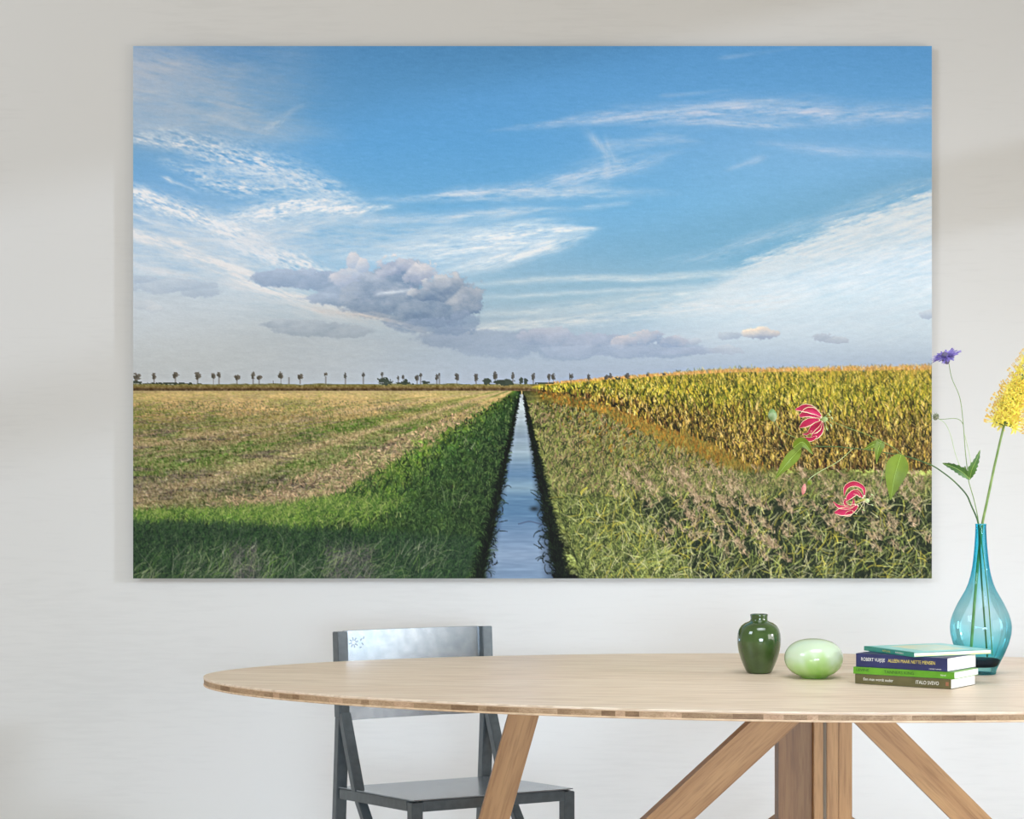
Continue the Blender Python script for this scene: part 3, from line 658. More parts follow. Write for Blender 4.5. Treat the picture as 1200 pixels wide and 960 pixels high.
# legs, in the table's own frame
Ti = (Matrix.Translation(TC) @ Matrix.Rotation(TPH, 4, 'Z')).inverted()
def T(px, py, d): return Ti @ P(px, py, d)
zc = ((0, 0, TZ-TT), (0, 0, 1)); zf = ((0, 0, 0), (0, 0, -1))
upv = Ti.to_3x3() @ Vector((0, 1, 0))
D0 = 4.66
def leg(name, pa, pb, wz, dep, th, m=M_leg, cut=(zc, zf)):
    return beam(name, T(*pa, dep), T(*pb, dep), th, wz, m, tb, up=upv, cut=cut)
ft = 540+EYE*F/D0       # row of the floor at the table's depth
leg('leg', (624, 800), (612-34/121*(ft+20-839), ft+20), .0595, D0, .06)
leg('leg', (1302, 800), (1406-112+34/121*(ft+20-839), ft+20), .0595, D0, .06)
leg('brace_beam', (955, 800), (955-(ft+20-800)*1.085, ft+20), .0665, D0-.036, .05)
leg('brace_beam', (978, 800), (978+(ft+20-800)*1.0, ft+20), .0590, D0+.01, .05)
s1 = ((ft-1000)/(0.62))
leg('foot_brace', (960, 937), (960-(ft+15-937)*1.38, ft+15), .05, D0+.105, .045)
leg('foot_brace', (946, 937), (946+(ft+15-937)*1.38, ft+15), .05, D0+.105, .045)
def post(pxa, pxb, d, th, m, nm='post', ztop=TZ-TT):
    a = T(pxa, 900, d); b2 = T(pxb, 900, d); a.z = b2.z = 0; c = (a+b2)/2
    return beam(nm, (c.x, c.y, 0), (c.x, c.y, ztop), th, (b2-a).length, m, tb, up=upv)
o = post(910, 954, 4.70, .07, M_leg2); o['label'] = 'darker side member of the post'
post(952.5, 963.5, 4.655, .03, M_leg)
post(963.4, 967.6, 4.656, .03, mat('grey_inlay', (120, 104, 84), .6), 'inlay_strip')
post(967.5, 981.2, 4.655, .03, M_leg)
post(981, 997, 4.665, .04, M_leg)
# ======================= the chair =======================
ch = empty('dining_chair', (-.1309, 5.2005, 0), 'blue-grey metal chair with a curved glossy backrest, behind the oak table', 'chair', rz=math.radians(28))
M_ch = mat('grey_blue_lacquer', (84, 92, 96), .32, .25); noisy(M_ch, (80, 88, 92), (90, 98, 102), (1, 1, 1), 60, 3, .08)
M_pan = mat('brushed_metal_lacquer', (150, 160, 168), .24, .75)
noisy(M_pan, (146, 156, 165), (160, 169, 176), (1, 1, 1), 40, 3, .03, 260, dist=.0003)
H = .2
def cb(name, p, q, wx=.026, wy=.022, m=M_ch, up=(1, 0, 0)):
    return beam(name, p, q, wx, wy, m, ch, up=up, bev=.0015)
ST = .46
for sx in (-1, 1):
    X = sx*(H-.013)
    cb('front_leg', (X, -H+.013, 0), (X, -H+.013, ST-.004), .026, .026)
    cb('rear_leg', (X, H+.045, 0), (X, H+.0, .60), .026, .024)
    cb('back_post', (X, H+.0, .60), (X, H+.012, .797), .026, .030)
    cb('side_strut', (X, H-.012, .61), (X, H-.098, ST-.035), .024, .022)
    cb('side_brace', (X, H-.10, ST-.035), (X, -H+.03, ST-.335), .022, .018)
    cb('seat_rail', (X, -H+.026, ST-.0125), (X, H-.013, ST-.0325), .026, .023)
cb('seat_rail', (-H+.026, -H+.013, ST-.0125), (H-.026, -H+.013, ST-.0125), .026, .023, up=(0, 1, 0))
cb('seat_rail', (-H+.026, H-.013, ST-.0325), (H-.026, H-.013, ST-.0325), .026, .023, up=(0, 1, 0))
# seat panel, gently dished
V, Fc = [], []; NX, NY = 24, 20
for lay in (0, 1):
    for j in range(NY+1):
        for i in range(NX+1):
            u, v = i/NX*2-1, j/NY*2-1
            x = u*(H-.003); y = v*(H-.003); z = ST+.0022-.010*(v+1)-.006*(1-u*u)*(1-v*v)-lay*.0022
            V.append((x, y, z))
K = (NX+1)*(NY+1)
for j in range(NY):
    for i in range(NX):
        a = j*(NX+1)+i; Fc.append((a, a+1, a+NX+2, a+NX+1)); Fc.append((K+a, K+a+NX+1, K+a+NX+2, K+a+1))
for i in range(NX):
    a = i; Fc.append((a, K+a, K+a+1, a+1)); a = NY*(NX+1)+i; Fc.append((a, a+1, K+a+1, K+a))
for j in range(NY):
    a = j*(NX+1); Fc.append((a, a+NX+1, K+a+NX+1, K+a)); a += NX; Fc.append((a, K+a, K+a+NX+1, a+NX+1))
mesh('seat', V, Fc, M_pan, ch, True)
# backrest panel: bowed backwards between the posts
V, Fc = [], []; NX, NZ = 40, 10; hw2 = H-.026
def back_y(u, z): return H+.004+(z-.60)*.06+.014*(1-u*u)
for lay in (0, 1):
    for j in range(NZ+1):
        for i in range(NX+1):
            u = i/NX*2-1; z = .592+(.797-.592)*j/NZ
            V.append((u*hw2, back_y(u, z)+lay*.012, z))
K = (NX+1)*(NZ+1)
for j in range(NZ):
    for i in range(NX):
        a = j*(NX+1)+i; Fc.append((a, a+1, a+NX+2, a+NX+1)); Fc.append((K+a, K+a+NX+1, K+a+NX+2, K+a+1))
for i in range(NX):
    a = i; Fc.append((a, K+a, K+a+1, a+1)); a = NZ*(NX+1)+i; Fc.append((a, a+1, K+a+1, K+a))
for j in range(NZ):
    a = j*(NX+1); Fc.append((a, a+NX+1, K+a+NX+1, K+a)); a += NX; Fc.append((a, K+a, K+a+NX+1, a+NX+1))
bk = mesh('backrest', V, Fc, M_pan, ch, True)
# the small burst of grey flecks near its left end
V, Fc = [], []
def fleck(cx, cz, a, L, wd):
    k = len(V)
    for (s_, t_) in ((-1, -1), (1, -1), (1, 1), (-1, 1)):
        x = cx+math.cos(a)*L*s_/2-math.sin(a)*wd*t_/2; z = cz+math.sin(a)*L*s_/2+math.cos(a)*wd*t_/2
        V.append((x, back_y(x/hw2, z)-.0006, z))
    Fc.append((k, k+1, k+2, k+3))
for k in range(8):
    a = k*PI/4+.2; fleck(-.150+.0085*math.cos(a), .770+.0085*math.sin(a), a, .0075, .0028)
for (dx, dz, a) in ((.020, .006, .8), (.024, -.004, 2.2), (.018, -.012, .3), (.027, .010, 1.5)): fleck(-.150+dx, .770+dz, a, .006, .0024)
mesh('fleck_burst', V, Fc, mat('fleck_grey', (128, 138, 148), .3, .5), ch)
# ======================= vessels =======================
d = 4.77; vs = F/d
M_gv = mat('green_glaze', (48, 70, 28), .08, 0, Coat_Weight=.6, Coat_Roughness=.03)
noisy(M_gv, (44, 66, 26), (60, 84, 38), (1, 1, 1), 26, 4, .05, 30, dist=.001)
gv = empty('ceramic_vase', (P(889.5, 789, d).x, d, TZ+.0004), 'dark green glazed ceramic vase with a short neck, left of the pale glass ball', 'vase')
prof = [(0, 0), (13.0, 0), (14.2, .6), (15.6, 3), (18.4, 9), (21.6, 17), (24.2, 26), (25.4, 34), (25.6, 40), (25.0, 46), (23.6, 51), (20.6, 55.5), (16.4, 58.6), (12.2, 60.2), (10.4, 61.4), (10.0, 63), (10.1, 66.0), (10.5, 67.6), (10.3, 68.6), (9.5, 69), (8.7, 68.4), (8.5, 66), (8.5, 61), (12, 58), (20, 52), (22.6, 38), (18, 12), (12, 4), (0, 3)]
lathe('body', [(r/vs, z/vs) for r, z in prof], M_gv, gv, 72)
# squashed glass ball
d = 4.665; vs = F/d
M_gl = bpy.data.materials.new('milky_green_glass'); M_gl.use_nodes = True
b = M_gl.node_tree.nodes['Principled BSDF']; b.inputs['Roughness'].default_value = .06; b.inputs['Transmission Weight'].default_value = .25
b.inputs['Subsurface Weight'].default_value = .45; b.inputs['Subsurface Scale'].default_value = .03; b.inputs['Subsurface Radius'].default_value = (.8, 1, .6)
b.inputs['Coat Weight'].default_value = .5; b.inputs['IOR'].default_value = 1.4
L = M_gl.node_tree.links; tc = nd(M_gl, 'ShaderNodeTexCoord'); sp = nd(M_gl, 'ShaderNodeSeparateXYZ'); L.new(tc.outputs['Object'], sp.inputs[0])
n = nd(M_gl, 'ShaderNodeTexNoise', Scale=9.0, Detail=2, Distortion=1.2); L.new(tc.outputs['Object'], n.inputs['Vector'])
ma = nd(M_gl, 'ShaderNodeMath', operation='MULTIPLY_ADD'); L.new(sp.outputs['Z'], ma.inputs[0]); ma.inputs[1].default_value = 11; L.new(n.outputs['Fac'], ma.inputs[2])
r = nd(M_gl, 'ShaderNodeValToRGB'); L.new(ma.outputs[0], r.inputs[0]); e = r.color_ramp.elements
e[0].position = .42; e[0].color = lin((128, 188, 58)); e[1].position = 1.0; e[1].color = lin((212, 228, 200))
e2 = r.color_ramp.elements.new(.62); e2.color = lin((164, 206, 112)); e3 = r.color_ramp.elements.new(.8); e3.color = lin((186, 216, 148))
L.new(r.outputs[0], b.inputs['Base Color'])
gb = empty('glass_ball', (P(953.6, 795, d).x, d, TZ+.0004), 'squashed pale green glass ball lying between green vase and books', 'ornament')
pf = []
for k in range(33):
    a = -PI/2+PI*k/32; rr = 34.3*abs(math.cos(a))**.86; zz = 23*(1+math.copysign(abs(math.sin(a))**.95, math.sin(a)))
    if k == 0: pf.append((0, 1.0))
    elif rr < 16 and a < 0: continue
    else: pf.append((rr, max(zz, 0)))
pf[1:1] = [(13, .6), (15, .0)]
lathe('body', [(r_/vs, z_/vs) for r_, z_ in pf], M_gl, gb, 72)
# blue glass vase
d = 4.75; vs = F/d
def thin_glass(name, stops, gloss=.5):
    """thin coloured glass: light passes tinted, more so where the wall is seen edge-on"""
    m = bpy.data.materials.new(name); m.use_nodes = True; N_ = m.node_tree.nodes; L = m.node_tree.links
    N_.remove(N_['Principled BSDF']); out = N_['Material Output']
    tc = nd(m, 'ShaderNodeTexCoord'); sp = nd(m, 'ShaderNodeSeparateXYZ'); L.new(tc.outputs['Object'], sp.inputs[0])
    r = nd(m, 'ShaderNodeValToRGB'); ml = nd(m, 'ShaderNodeMath', operation='DIVIDE'); L.new(sp.outputs['Z'], ml.inputs[0]); ml.inputs[1].default_value = .31
    L.new(ml.outputs[0], r.inputs[0]); e = r.color_ramp.elements
    e[0].position, c = stops[0]; e[0].color = lin(c); e[1].position, c = stops[-1]; e[1].color = lin(c)
    for p_, c in stops[1:-1]: q = e.new(p_); q.color = lin(c)
    lw = nd(m, 'ShaderNodeLayerWeight', Blend=.35)
    pw = nd(m, 'ShaderNodeMath', operation='MULTIPLY_ADD'); L.new(lw.outputs['Facing'], pw.inputs[0]); pw.inputs[1].default_value = 1.6; pw.inputs[2].default_value = .75
    sx = nd(m, 'ShaderNodeSeparateColor'); L.new(r.outputs[0], sx.inputs[0]); cx = nd(m, 'ShaderNodeCombineColor')
    for k in range(3):
        q = nd(m, 'ShaderNodeMath', operation='POWER'); L.new(sx.outputs[k], q.inputs[0]); L.new(pw.outputs[0], q.inputs[1]); L.new(q.outputs[0], cx.inputs[k])
    tr = nd(m, 'ShaderNodeBsdfTransparent'); L.new(cx.outputs[0], tr.inputs[0])
    gl = nd(m, 'ShaderNodeBsdfGlossy'); gl.inputs['Roughness'].default_value = .04
    fr = nd(m, 'ShaderNodeFresnel', IOR=1.5); fm = nd(m, 'ShaderNodeMath', operation='MULTIPLY'); L.new(fr.outputs[0], fm.inputs[0]); fm.inputs[1].default_value = gloss
    mx = nd(m, 'ShaderNodeMixShader'); L.new(fm.outputs[0], mx.inputs[0]); L.new(tr.outputs[0], mx.inputs[1]); L.new(gl.outputs[0], mx.inputs[2]); L.new(mx.outputs[0], out.inputs[0])
    return m
M_bl = thin_glass('turquoise_glass', [(0, (190, 236, 240)), (.08, (176, 230, 236)), (.14, (130, 218, 226)), (.22, (180, 234, 240)), (.42, (226, 247, 251)), (.56, (200, 241, 249)), (.72, (140, 226, 242)), (1, (110, 216, 234))])
bv = empty('glass_vase', (P(1149.4, 790, d).x, d, TZ+.0004), 'turquoise glass bottle vase with a tall thin neck, behind the books', 'vase')
vp = [(0, 3.5), (11, 2.5), (15.2, .3), (16.8, 0), (17.6, 1.0), (17.8, 4), (19.5, 8), (23, 15), (28, 25), (32.4, 36), (35.2, 47), (35.8, 55), (35.0, 62), (32.6, 70), (29.5, 77), (26.0, 84), (22.0, 91), (18.0, 98), (14.6, 106), (12.0, 115), (10.0, 125), (8.6, 137), (7.4, 150), (6.6, 162), (6.2, 172), (6.3, 175.5)]
lathe('body', [(r_/vs, z_/vs) for r_, z_ in vp], M_bl, bv, 80)
lathe('rim', [((6.3+.45*math.cos(a))/vs, (175.5+.45*math.sin(a))/vs) for a in [2*PI*k/8 for k in range(9)]], mat('rim_glass', (60, 170, 186), .1), bv, 40)
M_bd = thin_glass('deep_glass', [(0, (104, 120, 142)), (.5, (100, 116, 142)), (1, (110, 150, 170))], .2)
lathe('glass_base', [(r_/vs, z_/vs) for r_, z_ in [(0, 8.5), (16, 8.5), (19.2, 10), (22.6, 16.5), (20, 18), (10, 17), (0, 16.5)]], M_bd, bv, 64)
# ======================= books =======================
M_page = mat('book_paper', (242, 240, 234), .8)
def page_nodes(m):
    L = m.node_tree.links; b = m.node_tree.nodes['Principled BSDF']; tc = nd(m, 'ShaderNodeTexCoord')
    mp = nd(m, 'ShaderNodeMapping'); mp.inputs['Scale'].default_value = (1, 1, 900); L.new(tc.outputs['Object'], mp.inputs[0])
    n = nd(m, 'ShaderNodeTexNoise', Scale=2, Detail=2); L.new(mp.outputs[0], n.inputs['Vector'])
    bp = nd(m, 'ShaderNodeBump', Strength=.2, Distance=.0005); L.new(n.outputs['Fac'], bp.inputs['Height']); L.new(bp.outputs[0], b.inputs['Normal'])
page_nodes(M_page)
def text(s, size, m, parent, loc, rot, name='lettering', sx=1.0, fat=0.0):
    c = bpy.data.curves.new('lettering', 'FONT'); c.body = s; c.size = size; c.align_x = 'LEFT'; c.align_y = 'CENTER'; c.offset = fat
    o = bpy.data.objects.new('tmp', c); C.objects.link(o)
    dg = bpy.context.evaluated_depsgraph_get(); dg.update(); me = bpy.data.meshes.new_from_object(o.evaluated_get(dg))
    bpy.data.objects.remove(o); me.name = name; me.materials.clear(); me.materials.append(m)
    t = bpy.data.objects.new(name, me); C.objects.link(t); t.parent = parent; t.location = loc; t.rotation_euler = rot; t.scale = (sx, 1, 1)
    return t
def book(label, z, th, corner, ang, Lb, Wb, m_cover, inset=.0012, name='book', grp='stacked books on the table'):
    """spine along local x from the corner, pages behind it"""
    bo = empty(name, (corner[0], corner[1], z), label, 'book', grp, ang)
    t = .0009
    box('front_cover', 0, Lb, 0, Wb, th-t, th, m_cover, bo, bev=.0003)
    box('back_cover', 0, Lb, 0, Wb, 0, t, m_cover, bo, bev=.0003)
    box('spine', 0, Lb, 0, t, t, th-t, m_cover, bo, bev=.0002)
    box('page_block', inset, Lb-inset, t, Wb-inset, t, th-t, M_page, bo, bev=0)
    return bo
A35 = math.atan2(-.117, .167)
white = mat('white_ink', (232, 230, 220), .6); yellow = mat('yellow_ink', (226, 206, 90), .6); dark = mat('dark_ink', (40, 74, 24), .6)
spr = (PI/2, 0, 0)
B1 = book('olive brown paperback, lowest of the book stack', TZ+.0004, .0192, (.6767, 4.545), A35, .204, .115, noisy(mat('olive_cover', (88, 82, 46), .45), (84, 78, 42), (96, 90, 52), nscale=30, detail=2))
text('Een man wordt ouder', .0078, white, B1, (.018, -.0003, .0098), spr, sx=.92)
text('ITALO SVEVO', .0098, white, B1, (.130, -.0003, .0096), spr, sx=.82)
box('spine_mark', .193, .199, -.0003, 0, .006, .0135, mat('reddish_mark', (150, 96, 66), .6), B1, bev=0)
B2 = book('bright green thin book, second from the bottom', TZ+.0199, .0135, (.6735, 4.546), A35+.012, .2135, .118, noisy(mat('lime_cover', (88, 148, 24), .4), (82, 142, 22), (96, 158, 30), nscale=30, detail=2))
text('LEVINE', .0075, dark, B2, (.006, -.0003, .0078), spr, sx=1.2)
text('TANNERS KING', .0082, dark, B2, (.066, -.0003, .0066), spr, sx=1.1)
text('Novel', .0045, white, B2, (.185, -.0003, .0064), spr)
B3 = book('thick navy blue book, third from the bottom', TZ+.0337, .0262, (.6790, 4.548), A35-.02, .1965, .130, noisy(mat('navy_cover', (32, 38, 86), .4), (30, 36, 80), (38, 44, 92), nscale=30, detail=2))
text('ROBERT VUIJSJE', .0094, white, B3, (.011, -.0003, .0150), spr, sx=.80)
text('ALLEEN MAAR NETTE MENSEN', .0094, yellow, B3, (.070, -.0003, .0150), spr, sx=.78)
text('roman roman', .0035, white, B3, (.158, -.0003, .0040), spr, sx=1.3)
ctr = .796, .62
ac = math.atan2(-.165, .074)
M_teal = noisy(mat('teal_cover', (34, 132, 116), .35), (30, 124, 108), (44, 142, 126), nscale=30, detail=2)
B4 = book('thin teal hardback with pale cover, topmost and turned askew', TZ+.0602, .0088, (.7045, 4.612), ac, .176, .183, M_teal, .002)
text('ATLAS', .0052, yellow, B4, (.066, -.0003, .0043), spr, sx=1.9)
text('REIZEN', .0045, white, B4, (.112, -.0003, .0043), spr, sx=1.9)
M_pale = noisy(mat('pale_cover_print', (214, 220, 190), .35), (190, 222, 212), (226, 220, 180), nscale=14, detail=3)
M_aqua = noisy(mat('aqua_cover_print', (150, 212, 208), .35), (140, 206, 204), (168, 220, 214), nscale=20, detail=2)
box('cover_field', .004, .172, .006, .179, .0088, .0091, M_aqua, B4, bev=0)
box('cover_print', .03, .15, .04, .15, .0091, .0093, M_pale, B4, bev=0)
M_yl = noisy(mat('yellow_wash', (236, 226, 150), .6), (240, 236, 190), (234, 218, 110), nscale=22, detail=2)
box('endpaper', .1745, .1752, .004, .18, .0012, .0035, M_yl, B4, bev=0)
# ======================= flowers =======================
M_stem = noisy(mat('green_stem', (110, 140, 62), .5), (96, 130, 52), (140, 164, 92), nscale=40)
M_stemd = noisy(mat('deep_green_stem', (52, 92, 38), .5), (42, 82, 30), (76, 112, 50), nscale=40)
M_leaf = noisy(mat('leaf_green', (104, 128, 8), .45), (96, 118, 6), (116, 140, 18), nscale=25, detail=3)
M_leafd = noisy(mat('dark_leaf', (62, 104, 36), .5), (50, 90, 30), (84, 126, 50), nscale=40)
M_pink = noisy(mat('crimson_petal', (188, 4, 74), .45), (176, 3, 60), (200, 10, 88), nscale=50)
M_cream = mat('cream_petal_edge', (246, 226, 190), .5)
M_pale_g = noisy(mat('pale_green', (176, 200, 130), .5), (160, 190, 112), (200, 216, 160), nscale=60)
M_vein = mat('leaf_vein', (170, 200, 90), .5)
FD = 4.75
vx, vy = bv.location.x, FD
def Q(px, py, dd=0): return P(px, py, FD+dd)
def flower(name, label, cat):
    return empty(name, (vx, vy, TZ+.02), label, cat)
def to_loc(o, p): return Vector(p)-o.location
def ftube(name, o, pts, r0, r1, m, n=8, sm=6, lumps=None): return tube(name, [to_loc(o, p) for p in pts], r0, r1, m, o, n, sm, lumps)
def leaf(o, pts, ws, m, name='leaf', fold=.25, vein=True, serr=0, nacross=6, up=(0, -1, 0)):
    """blade along a 3-D midline; ws half widths; folded a little along the midrib"""
    c = spline([to_loc(o, p) for p in pts], 7); N_ = len(c); V, Fc = [], []
    for i, p in enumerate(c):
        t = (c[min(i+1, N_-1)]-c[max(i-1, 0)]).normalized(); side = t.cross(Vector(up)).normalized(); nrm = side.cross(t).normalized()
        wq = np.interp(i/(N_-1), np.linspace(0, 1, len(ws)), ws)
        if serr: wq *= 1+serr*((i % 3)-1)
        for k in range(nacross+1):
            u = k/nacross*2-1
            V.append(p+side*u*wq+nrm*abs(u)*wq*fold)
    n1 = nacross+1
    base = len(V)
    V += [v+Vector((0, .0005, 0)) for v in V]
    for i in range(N_-1):
        for k in range(nacross):
            a = i*n1+k; Fc.append((a, a+1, a+n1+1, a+n1)); Fc.append((base+a, base+a+n1, base+a+n1+1, base+a+1))
    for i in range(N_-1):
        a = i*n1; Fc.append((a, a+n1, base+a+n1, base+a)); a += nacross; Fc.append((a, base+a, base+a+n1, a+n1))
    lf = mesh(name, V, Fc, m, o, True)
    if vein:
        tube('midrib', [p+Vector((0, -.0006, 0)) for p in c[::3]+[c[-1]]], .0005, .0002, M_vein, lf, 5, 3)
    return lf
def petal(o, pts, ws, name='petal', wave=.0, up=(0, -1, 0), mats=None):
    c = spline([to_loc(o, p) for p in pts], 7); N_ = len(c); V, Fc, MI = [], [], []; us = (-1, -.84, -.4, 0, .4, .84, 1)
    for i, p in enumerate(c):
        t = (c[min(i+1, N_-1)]-c[max(i-1, 0)]).normalized(); side = t.cross(Vector(up)).normalized(); nrm = side.cross(t).normalized()
        wq = np.interp(i/(N_-1), np.linspace(0, 1, len(ws)), ws)
        for u in us: V.append(p+side*u*(wq+.0003*math.sin(i*2.3)*abs(u))+nrm*(abs(u)**2*wq*.35+wave*math.sin(i*1.9+u)*abs(u)))
    n1 = len(us)
    for i in range(N_-1):
        for k in range(n1-1):
            a = i*n1+k; Fc.append((a, a+1, a+n1+1, a+n1)); MI.append(1 if k in (0, n1-2) or i < 1 else 0)
    return mesh(name, V, Fc, mats or [M_pink, M_cream], o, True, MI)
# --- flame lily trailing to the left ---
gl = flower('flame_lily', 'trailing flame lily stem with two crimson blooms and bright green leaves, in turquoise vase', 'flower')
main = [Q(1157, 770, -.010), Q(1151, 690, -.010), Q(1148, 640, -.0065), Q(1146.3, 613, -.005), Q(1138, 592, -.012), Q(1132, 579, -.018), Q(1118, 564, -.024), Q(1104, 553, -.026), Q(1092, 545.5, -.027), Q(1075, 539, -.028), Q(1060, 534.5, -.03), Q(1040, 531, -.04), Q(1020, 527.5, -.04), Q(1000, 525.5, -.04), Q(980, 523.5, -.05), Q(960, 523.5, -.05), Q(938, 525, -.05)]
ftube('stem', gl, main, .0019, .0008, M_stemd, 8, 5)
def hleaf(a, b_, tip, w_, m=M_leaf, fold=.15, ws=None, d_=-.05):
    return leaf(gl, [Q(*a, d_), Q(*b_, d_-.006), Q(*tip, d_)], [x*w_ for x in (ws or (.25, .75, .97, 1, .93, .76, .52, .27, .03))], m, fold=fold)
px = FD/F
hleaf((1056, 533), (1049, 556), (1043.5, 586), 13.2*px)
hleaf((938, 526), (924, 541), (907.5, 562), 7.2*px, fold=.2)
hleaf((930, 525), (941, 518.5), (953, 533), 6.0*px, fold=.4, d_=-.055)
hleaf((1033, 517), (1029, 528), (1027, 544), 5.5*px, fold=.3, ws=(.5, .9, 1, .95, .8, .6, .4, .2, .03))
hleaf((1033, 517), (1022, 522), (1012, 527), 4.0*px, fold=.4, ws=(.3, .9, 1, .95, .9, .7, .5, .3, .05))
# pedicels
ftube('pedicel', gl, [Q(1058, 534, -.03), Q(1046, 524, -.045), Q(1018, 510, -.06), Q(995, 502, -.06), Q(980, 496, -.06), Q(968, 491, -.06)], .0007, .0006, M_stem, 6)
ftube('pedicel', gl, [Q(1040, 531, -.04), Q(1036, 552, -.06), Q(1030, 572, -.06), Q(1023, 583, -.06), Q(1017, 586.5, -.06)], .0006, .0006, M_stem, 6)
ftube('pedicel', gl, [Q(1000, 525.5, -.04), Q(982, 541, -.05), Q(962, 552, -.055), Q(950, 560, -.06), Q(946, 566, -.06)], .0006, .0006, M_pale_g, 6)
ftube('pedicel', gl, [Q(960, 523, -.05), Q(935, 514, -.055), Q(918, 506, -.055), Q(907, 494, -.055)], .0006, .0006, M_stem, 6)
def bud(o, a, b_, w_, m, name='bud', dd=-.055):
    A, B_ = to_loc(o, Q(*a, dd)), to_loc(o, Q(*b_, dd)); N_ = 10; V, Fc = [], []; t = (B_-A).normalized(); s_ = t.cross(Vector((0, 1, 0))).normalized(); r_ = t.cross(s_)
    for i in range(N_+1):
        q = i/N_; rr = w_*math.sin(PI*min(1, q*.96+.03))**.7
        for k in range(12):
            th = 2*PI*k/12; f_ = 1+.10*math.cos(3*th)
            V.append(A+(B_-A)*q+s_*math.cos(th)*rr*f_+r_*math.sin(th)*rr*f_)
    for i in range(N_):
        for k in range(12):
            a_, b2 = i*12+k, i*12+(k+1) % 12; Fc.append((a_, b2, b2+12, a_+12))
    Fc.append(tuple(range(12))[::-1]); Fc.append(tuple(N_*12+k for k in range(12)))
    return mesh(name, V, Fc, m, o, True)
bud(gl, (907, 494), (904.5, 479), 5.2*px, noisy(mat('green_bud', (120, 156, 80), .5), (90, 136, 56), (176, 190, 150), nscale=70))
bud(gl, (943, 567), (940.5, 580), 2.6*px, noisy(mat('pink_bud', (214, 120, 120), .5), (220, 170, 150), (206, 60, 96), nscale=90), dd=-.06)
bud(gl, (951, 564), (946, 567), 3.0*px, M_leaf, 'calyx', -.062)
# first bloom: petals swept back to the left
fa = -.06
bud(gl, (970, 491), (962.5, 491.5), 3.0*px, M_pale_g, 'calyx', fa)
for pts, ws in (
    (((963, 489), (956, 483), (945, 478.5), (932, 480)), (.6, 2.2, 3.6, 3.4, .5)),
    (((963, 490), (957, 486), (948, 483), (937, 488)), (.6, 2.6, 4.4, 4.0, 1.0)),
    (((961, 492), (953, 493), (945, 496), (937, 501)), (.6, 1.8, 3.2, 3.0, .6)),
    (((963, 493), (960, 497), (955, 502), (947, 507)), (.6, 2.2, 4.0, 4.0, .8)),
    (((964, 494), (962, 502), (957, 509), (950, 514.5)), (.6, 2.0, 3.4, 3.2, .6)),
    (((957, 511), (952, 514.5), (946, 515), (939, 513)), (.5, 1.6, 1.8, 1.6, .4)),
    (((951, 505), (947, 508), (944, 509), (940.5, 508.5)), (.3, .9, 1.0, .8, .3))):
    petal(gl, [Q(*p, fa-.006+.004*k) for k, p in enumerate(pts)], [w_*px*1.45 for w_ in ws], wave=.0004)
for k, (ex, ey) in enumerate(((973, 482), (975, 490), (974, 499), (969, 503), (972, 486))):
    ftube('stamen', gl, [Q(964, 491, fa-.004), Q((964+ex)/2+1, (491+ey)/2-1, fa-.012), Q(ex, ey, fa-.014)], .0004, .0003, M_pale_g, 5)
    bud(gl, (ex-1, ey-1.8), (ex+1, ey+1.8), .7*px, M_pale_g, 'anther', fa-.014)
# second bloom: one petal arched over, the others curling
fb = -.06
bud(gl, (1019, 586.5), (1013, 587), 2.8*px, M_pale_g, 'calyx', fb)
for pts, ws in (
    (((1013, 582), (1011.5, 572), (1001, 567), (991.5, 571), (989, 581)), (.6, 1.5, 2.3, 1.8, .4)),
    (((1012, 584), (1004, 577), (997, 580.5), (991, 587)), (.6, 2.2, 2.8, 2.6, .8)),
    (((1008, 583), (1004, 578), (999, 577.5), (995, 581)), (.4, 1.4, 1.4, 1.2, .5)),
    (((991, 584), (990, 590), (995, 594), (1000, 590.5), (1000, 585)), (.6, 1.2, 1.4, 1.2, .6)),
    (((1003, 591), (994, 594.5), (983, 593.5), (976.5, 588)), (.6, 1.8, 1.7, 1.2, .3)),
    (((1006, 592), (998, 598), (988, 599.5), (978, 601)), (.6, 2.4, 3.8, 3.4, .8)),
    (((1000, 599), (995, 602), (990.5, 604.5)), (.4, 1.8, 2.4, 2.0, .8))):
    petal(gl, [Q(*p, fb-.006+.003*k) for k, p in enumerate(pts)], [w_*px*1.45 for w_ in ws], wave=.0004)
for k, (ex, ey) in enumerate(((1012, 598), (1003, 602), (1022, 580), (1022, 592), (996, 592))):
    ftube('stamen', gl, [Q(1013, 587, fb-.004), Q((1013+ex)/2, (587+ey)/2+1.5, fb-.012), Q(ex, ey, fb-.016)], .0004, .0003, M_cream, 5)
    bud(gl, (ex-1.6, ey-1), (ex+1.6, ey+1), .7*px, M_pale_g, 'anther', fb-.016)
# --- scabious ---
sb = flower('scabious', 'slim scabious stem with a purple flower head and serrated leaves, in turquoise vase', 'flower')
ftube('stem', sb, [Q(1163, 768, 0), Q(1158, 700, 0), Q(1151, 640, -.001), Q(1147, 613, -.001), Q(1142, 588, -.001), Q(1135, 563, -.001), Q(1133, 545, -.001), Q(1131, 526, -.001), Q(1129, 499, -.001), Q(1125, 467, -.001), Q(1115.5, 443.5, -.001), Q(1112, 426, -.001)], .0012, .0007, M_stem, 7)
ftube('side_stem', sb, [Q(1128.5, 497, .004), Q(1125, 492.5), Q(1118, 490.5), Q(1102, 491.5), Q(1098, 489)], .0007, .0006, M_stem, 6)
ftube('side_stem', sb, [Q(1134, 562), Q(1125, 546.5), Q(1119, 530), Q(1114, 510), Q(1108, 497), Q(1101, 491.5)], .0006, .0005, M_pale_g, 6)
ftube('side_stem', sb, [Q(1136, 562, -.002), Q(1137.5, 542, -.002), Q(1134, 524), Q(1130, 508)], .0006, .0005, M_pale_g, 6)
